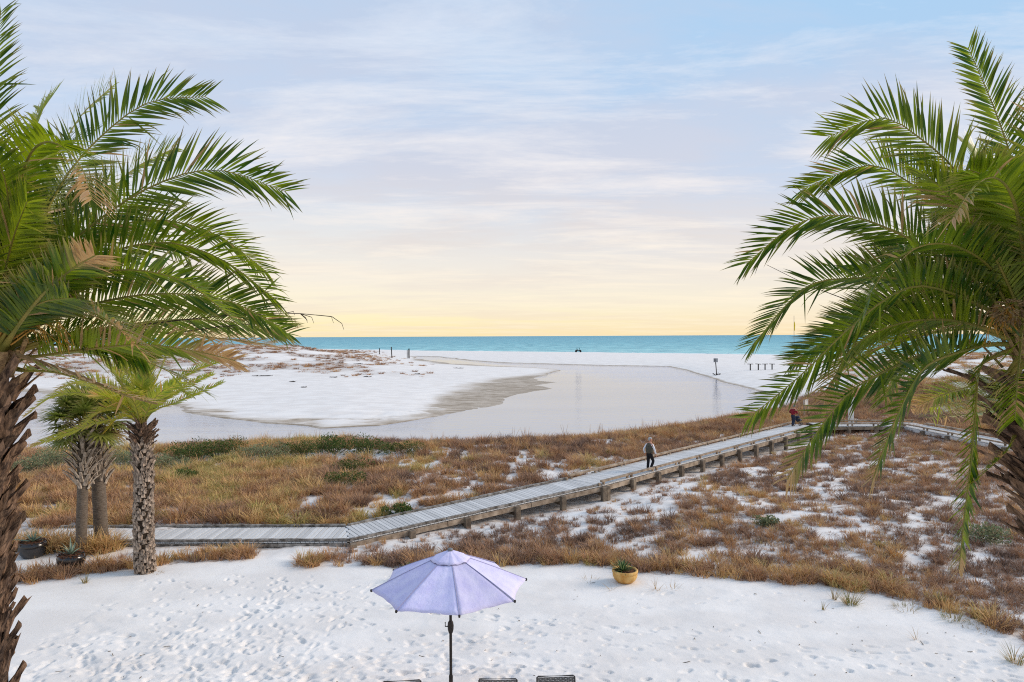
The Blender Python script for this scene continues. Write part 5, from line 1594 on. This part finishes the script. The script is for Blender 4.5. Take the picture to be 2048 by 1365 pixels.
def person(label, foot, heading, H, top_mat, leg_mat, pose, vest=None, hooded=False, head_yaw=0.0, hair=m_hairg):
    root = empty('person', foot, heading)            # +X of the figure is the way it faces
    s = H / 1.76
    v = lambda x, y, z: (x * s, y * s, z * s)
    Lk, La, Rk, Ra = pose['lk'], pose['la'], pose['rk'], pose['ra']
    lean = pose.get('lean', 0.0)
    T = lambda x, y, z: v(x + lean * max(0, z - .95), y, z)
    J = [(T(0, 0, .96), (.13, .16)), (T(0, 0, 1.15), (.115, .15)), (T(0, 0, 1.36), (.12, .175)), (T(0, 0, 1.47), (.075, .10)), (T(.01, 0, 1.53), (.055, .055)), (T(.02, 0, 1.62), (.090, .078)), (T(.02, 0, 1.70), (.092, .080)), (T(.015, 0, 1.755), (.05, .05))]
    E = [(0, 1), (1, 2), (2, 3), (3, 4), (4, 5), (5, 6), (6, 7)]
    legs = []
    for sd, kn, an in ((1, Lk, La), (-1, Rk, Ra)):
        b = len(J)
        J += [(v(0, .09 * sd, .88), .085), (v(*kn), .058), (v(*an), .042), (v(an[0] + .10, an[1], max(.035, an[2] - .055)), (.045, .03)), (v(an[0] + .17, an[1], max(.028, an[2] - .065)), (.04, .022))]
        E += [(0, b), (b, b + 1), (b + 1, b + 2), (b + 2, b + 3), (b + 3, b + 4)]; legs.append(b)
    arms = []
    for sd, el, wr in ((1, pose['le'], pose['lw']), (-1, pose['re'], pose['rw'])):
        b = len(J); sh = T(0, .185 * sd, 1.42)
        J += [(sh, .062), (v(*el), .045), (v(*wr), .030)]
        E += [(3, b), (b, b + 1), (b + 1, b + 2)]; arms.append(b)
        d = Vector(v(*wr)) - Vector(v(*el)); hand(J, E, b + 2, v(*wr), d, sd)
    skin_mesh('body', J, E, m_skin, root)
    g = 1.16
    # trousers
    tj = [(T(0, 0, 1.0), (.155, .185)), (T(0, 0, .93), (.15, .18))]; te = [(0, 1)]
    for sd, kn, an in ((1, Lk, La), (-1, Rk, Ra)):
        b = len(tj); tj += [(v(0, .095 * sd, .84), .108), (v(*kn), .082), (v(an[0] - .005, an[1], an[2] + .0), .072)]; te += [(1, b), (b, b + 1), (b + 1, b + 2)]
    skin_mesh('trousers', tj, te, leg_mat, root)
    for sd, kn, an in ((1, Lk, La), (-1, Rk, Ra)):
        z0 = max(.055, an[2] - .03)
        skin_mesh('shoe', [(v(an[0] - .05, an[1], z0), (.048, .05)), (v(an[0] + .06, an[1], z0 - .005), (.05, .045)), (v(an[0] + .18, an[1], max(.035, z0 - .02)), (.045, .03))], [(0, 1), (1, 2)], m_shoe, root)
        MB().box(v(an[0] + .06, an[1], max(.012, z0 - .045)), (.27 * s, .095 * s, .025 * s), 0, .008).build('sole', m_sole, root)
    # shirt or jacket
    f = pose.get('bulk', 1.0)
    sj = [(T(0, 0, .90 if vest is None else .98), (.16 * f, .19 * f)), (T(0, 0, 1.15), (.145 * f, .18 * f)), (T(0, 0, 1.36), (.145 * f, .20 * f)), (T(0, 0, 1.485), (.085, .115))]
    se = [(0, 1), (1, 2), (2, 3)]
    for sd, el, wr in ((1, pose['le'], pose['lw']), (-1, pose['re'], pose['rw'])):
        b = len(sj); sj += [(T(0, .19 * sd, 1.42), .07 * f), (v(*el), .056 * f), (tuple(Vector(v(*wr)) * .98 + Vector(v(*el)) * .02), .046)]; se += [(2, b), (b, b + 1), (b + 1, b + 2)]
    skin_mesh('jacket' if vest is None else 'shirt', sj, se, top_mat, root)
    if vest is not None:
        skin_mesh('vest', [(T(0, 0, .90), (.20, .24)), (T(0, 0, 1.10), (.195, .24)), (T(0, 0, 1.32), (.195, .25)), (T(0, 0, 1.44), (.15, .19)), (T(0, 0, 1.50), (.09, .10))], [(0, 1), (1, 2), (2, 3), (3, 4)], vest, root)
    head_parts(root, Vector(T(.02, 0, 1.665)), head_yaw, hair, hooded)
    tag(root, label, 'person')
    return root
tW, nW = nrm_of(N2, N3)
head = math.atan2(tW.y, tW.x)
deckz = lambda p: N2.z + (N3.z - N2.z) * ((p - N2).to_2d().dot(tW.to_2d()) / (N3 - N2).to_2d().length) + .026
p1 = G(1299, 941, .84); p1.z = deckz(p1)
H1 = (P(1299, 876, p1.y).z - p1.z)
person('person in olive vest, white sleeves and black trousers walking on the boardwalk', p1, head - .15, H1, m_shirt, m_trou,
       dict(lk=(.02, .10, .50), la=(-.04, .09, .085), rk=(.20, -.10, .50), ra=(-.02, -.10, .14), le=(-.10, .30, 1.15), lw=(-.02, .31, .90), re=(.06, -.30, 1.15), rw=(.16, -.30, .90), lean=.06, bulk=.98), vest=m_vest, head_yaw=-.5)
p2 = G(1586, 853, .88); p2.z = deckz(p2)
H2 = (P(1588, 811, p2.y).z - p2.z)
person('person in dark red jacket and grey hat pushing a stroller', p2, head - .25, H2, m_red, m_jean,
       dict(lk=(.12, .10, .50), la=(.02, .10, .085), rk=(.06, -.10, .50), ra=(-.16, -.10, .10), le=(.02, .36, 1.16), lw=(.26, .20, 1.04), re=(.02, -.36, 1.16), rw=(.26, -.20, 1.04), lean=.22, bulk=1.18), hooded=True, hair=m_hood)
# stroller
sr = empty('stroller', p2 + Vector((math.cos(head - .25), math.sin(head - .25), 0)) * .62, head - .25)
tag(sr, 'small dark stroller pushed by the person in red', 'stroller')
for x, y, r_ in ((.42, 0, .13), (-.12, .24, .15), (-.12, -.24, .15)):
    w = MB(); n = 16
    w.tube([(x + r_ * .86 * math.cos(6.2832 * i / n), y, r_ + r_ * .86 * math.sin(6.2832 * i / n)) for i in range(n + 1)], .022, 6)
    wo_ = w.build('wheel', m_shoe, sr, True)
    sp = MB()
    for i in range(3):
        a = i * math.pi / 3; sp.tube([(x - r_ * .8 * math.cos(a), y, r_ - r_ * .8 * math.sin(a)), (x + r_ * .8 * math.cos(a), y, r_ + r_ * .8 * math.sin(a))], .007, 4)
    sp.build('spokes', m_grey, wo_)
fr_ = MB()
for s in (-1, 1):
    fr_.tube([(-.12, .22 * s, .15), (-.02, .22 * s, .45), (-.30, .20 * s, 1.02)], .014, 6).tube([(.42, .03 * s, .13), (.15, .2 * s, .48), (-.02, .22 * s, .45)], .014, 6)
fr_.tube([(-.30, -.20, 1.02), (-.30, .20, 1.02)], .018, 6)
fr_.build('frame', m_grey, sr)
MB().tube([(.25, 0, .42), (.05, 0, .40), (-.06, 0, .55), (-.10, 0, .74)], [.15, .19, .19, .16], 10).build('seat', m_jean, sr, True)

# ================================================================ far things on the sand
m_dark = simple_mat('dark_wood', (.035, .028, .024), (.075, .06, .05), rough=.9, scale=4)
m_sign = simple_mat('faded_sign', (.30, .31, .33), (.5, .5, .5), rough=.7, scale=1.2)
sy_ = 141.0
a = P(1433.5, 741.5, sy_); bt = P(1430.5, 717, sy_)
sg = empty('sign_post', (a.x, a.y, hz(a.x, a.y)))
tag(sg, 'leaning grey notice board on a post beside the lagoon', 'sign')
dv_ = bt - sg.location
MB().bar((0, 0, -.3), (dv_.x * .99, 0, dv_.z), .15, .15, (0, 1, 0)).build('post', m_dark, sg)
w_ = 8.4 / F * sy_; h_ = 8.0 / F * sy_
bd = MB().box((dv_.x * .86, -.10, dv_.z - h_ / 2), (w_, .06, h_)).build('board', m_sign, sg)
for k in range(3): MB().box((dv_.x * .86 + (k - 1) * w_ * .32, -.145, dv_.z - h_ / 2), (w_ * .10, .02, h_ * .8)).build('board_stripe', m_dark, bd)
mb = MB(); r_ = random.Random(8)
for i in range(14):
    an = r_.uniform(0, 6.28); mb.bar((math.cos(an) * .2, math.sin(an) * .2, -.05), (math.cos(an) * r_.uniform(.5, 1.0), math.sin(an) * .8, r_.uniform(.1, .45)), .09, .07)
mb.build('foot_debris', m_dark, sg)
TL = ['leftmost T shaped wooden stand on the far sand', 'second T shaped wooden stand from the left, slightly tilted', 'third T shaped wooden stand at the frond tips', 'fourth T shaped wooden stand behind the frond tips']
for k, (px, tl) in enumerate(((1500.5, 0), (1516.5, .07), (1530, 0), (1544, .03))):
    q = P(px, 739, 146); z = hz(q.x, q.y); q.z = z
    top = P(px, 728.5, 146).z - z
    t_ = empty('wooden_stand', q); w_ = 6.1 / F * 146
    MB().bar((0, 0, -.3), (0, 0, top - .02), .19, .19, (0, 1, 0)).build('post', m_dark, t_)
    o = MB().box((0, 0, 0), (w_ * 1.75, .40, .13), 0, .02).build('crossbar', m_dark, t_); o.location = (0, 0, top); o.rotation_euler = (0, tl, 0)
    tag(t_, TL[k], 'stand', 'T shaped stands on the far sand')
# yellow beach flag
q = P(1588, 700, 150); z = hz(q.x, q.y); tp = P(1588.5, 632, 150).z
fl = empty('flag_pole', (q.x, q.y, z)); tag(fl, 'tall thin pole with furled yellow flag behind right palm', 'flag')
MB().tube([(0, 0, -.3), (0, 0, tp - z)], [.06, .04], 6).build('pole', m_grey, fl)
m_yel = simple_mat('yellow_cloth', (.75, .55, .02), rough=.8)
z1 = P(1588, 644, 150).z - z; z2 = P(1588, 662, 150).z - z
MB().tube([(.08, 0, z1), (.13, 0, z1 * .6 + z2 * .4), (.10, 0, z1 * .3 + z2 * .7), (.12, 0, z2)], [.07, .14, .11, .06], 7).build('flag', m_yel, fl)
# posts on the far spit
def far_post(px, foot, top, Y, w, label, lean=0.0):
    q = P(px, foot, Y); z = hz(q.x, q.y); o_ = empty('wooden_post', (q.x, q.y, z)); h_ = P(px, top, Y).z - z
    m_ = MB().bar((0, 0, -.4), (lean * h_, 0, h_), w, w, (0, 1, 0), rough=w * .08, segs=5); m_.build('post_shaft', m_dark, o_)
    MB().bar((lean * h_, 0, h_ - .05), (lean * h_, 0, h_ + .04), w * 1.12, w * 1.12, (0, 1, 0)).build('post_cap', m_dark, o_)
    tag(o_, label, 'post', 'posts on the far spit')
far_post(784, 703, 694.5, 262, .34, 'tall leaning post where the dune meets the far spit', -.06)
far_post(818, 704.5, 698, 262, .42, 'thick post standing by the lagoon head inlet')
far_post(814.5, 704.5, 700, 262, .20, 'thin short post left of the thick inlet post')
far_post(698.5, 722, 714, 205, .16, 'left thin stake in front of the far dune')
far_post(704.5, 719.5, 711.5, 215, .16, 'right thin stake in front of the far dune')
far_post(759, 699.5, 697, 300, .3, 'stub of a post on the far shoreline')
# driftwood and weed scraps on the sandbar
DW = [(519, 755, 4.0, 'dark weed clump at the left dune foot'), (667, 758, 1.2, 'dark scrap on sandbar nearest its middle left'), (733, 756, 1.6, 'small dark scrap on the sandbar centre'), (834, 750, 1.4, 'round dark scrap right on the upper sandbar'), (608, 776, .7, 'tiny scrap lowest on the sandbar'), (917, 738, 2.0, 'reddish scrap near the channel on the sandbar'), (585, 766, .9, 'faint scrap left on the sandbar'), (716, 739, 2.2, 'thin dark streak of weed on upper sandbar')]
for k, (px, py, w_, lab) in enumerate(DW):
    q = G(px, py, -.15); q.z = hz(q.x, q.y); mb = MB(); r_ = random.Random(k)
    for i in range(16):
        c = Vector((r_.uniform(-.5, .5) * w_, r_.uniform(-.3, .3), r_.uniform(0, .12))); d = Vector((r_.uniform(.2, .5) * w_ * .5, r_.uniform(-.2, .2), r_.uniform(-.05, .12)))
        mb.bar(c - d, c + d, .07, .05, rough=.02, segs=2)
    o = mb.build('driftwood', m_dark); o.location = q; tag(o, lab, 'driftwood', 'weed scraps on the sandbar')
# log at the end of the lagoon by the right palm
a = G(1553, 800, .2); b = G(1567, 814, .4)
tag(MB().tube([a, a.lerp(b, .5) + Vector((.1, 0, .1)), b], [.22, .3, .24], 8).build('driftwood_log', m_rail, smooth=True), 'tan driftwood log lying by the lagoon end', 'log')

# utility buggy on the open beach
q = P(1156.5, 707.2, 318); z = hz(q.x, q.y)
bg_ = empty('beach_buggy', (q.x, q.y, z)); tag(bg_, 'black utility buggy parked near the surf', 'vehicle')
m_bk = simple_mat('black_paint', (.008, .008, .009), rough=.35)
MB().box((0, 0, .72), (2.7, 1.4, .42), 0, .08).box((.95, 0, .98), (.85, 1.35, .2), 0, .06).box((-.9, 0, .98), (.85, 1.35, .22), 0, .04).build('body', m_bk, bg_)
MB().box((-.05, 0, 2.0), (1.35, 1.3, .07), 0, .02).build('roof', m_bk, bg_)
cg = MB()
for s in (-1, 1):
    cg.tube([(.75, .6 * s, .95), (.5, .6 * s, 1.97)], .05, 6).tube([(-.65, .6 * s, .95), (-.65, .6 * s, 1.97)], .05, 6)
cg.build('roll_cage', m_bk, bg_)
MB().box((-.30, 0, 1.15), (.5, 1.1, .2)).box((-.52, 0, 1.4), (.14, 1.1, .5)).build('seat', m_bk, bg_)
for x in (-1.05, 1.05):
    for s in (-1, 1):
        w = MB().lathe([(.0, -.14), (.24, -.14), (.36, -.13), (.40, -.07), (.40, .07), (.36, .13), (.24, .14), (0, .14)], n=16).build('wheel', m_bk, bg_, True)
        w.location = (x, .68 * s, .40); w.rotation_euler = (rad(90), 0, 0)

# pale post and trail board beside the bend of the walk
q = G(1702, 858, .3); q.z = hz(q.x, q.y); h_ = P(1702, 797, q.y).z - q.z
o_ = empty('square_post', q); MB().box((0, 0, h_ / 2 - .2), (.30, .30, h_ + .4), .3, .015).build('post_shaft', m_white, o_)
MB().box((0, 0, h_ + .03), (.38, .38, .06), .3, .01).build('post_cap', m_white, o_)
tag(o_, 'pale square post rising behind the right palm fronds', 'post')
q = P(1612, 846, 62); q.z = hz(q.x, q.y)
o_ = empty('trail_board', q, head)
MB().bar((-.4, 0, -.2), (-.4, 0, 1.7), .12, .12, (0, 1, 0)).build('post', m_rail, o_); MB().bar((.4, 0, -.2), (.4, 0, 1.7), .12, .12, (0, 1, 0)).build('post', m_rail, o_)
MB().box((0, 0, 1.4), (1.0, .06, .5), 0, .01).build('board', m_white, o_)
tag(o_, 'pale trail board on two posts beyond the person in red', 'sign')

# twigs and weed scraps strewn over the yard sand
mb = MB(); r_ = random.Random(77)
for i in range(110):
    x = r_.uniform(-11.5, 12.5); y = min(22.0, 13.5 + abs(r_.gauss(0, 4.2)))
    if y > edge_y(x) - .1: y = edge_y(x) - r_.uniform(.1, 1.2)
    z = hz(x, y) + .012; a = r_.uniform(0, 6.28); l = r_.choice([.015, .02, .03, .09]) * r_.uniform(.6, 1.3)
    d = Vector((math.cos(a), math.sin(a), r_.uniform(-.1, .2))) * l
    mb.bar(Vector((x, y, z)) - d, Vector((x, y, z)) + d, .012, .010, rough=.003, segs=2)
tag(mb.build('sand_debris', m_twig), 'dark twigs and weed scraps strewn on the yard sand', 'debris', kind='stuff')
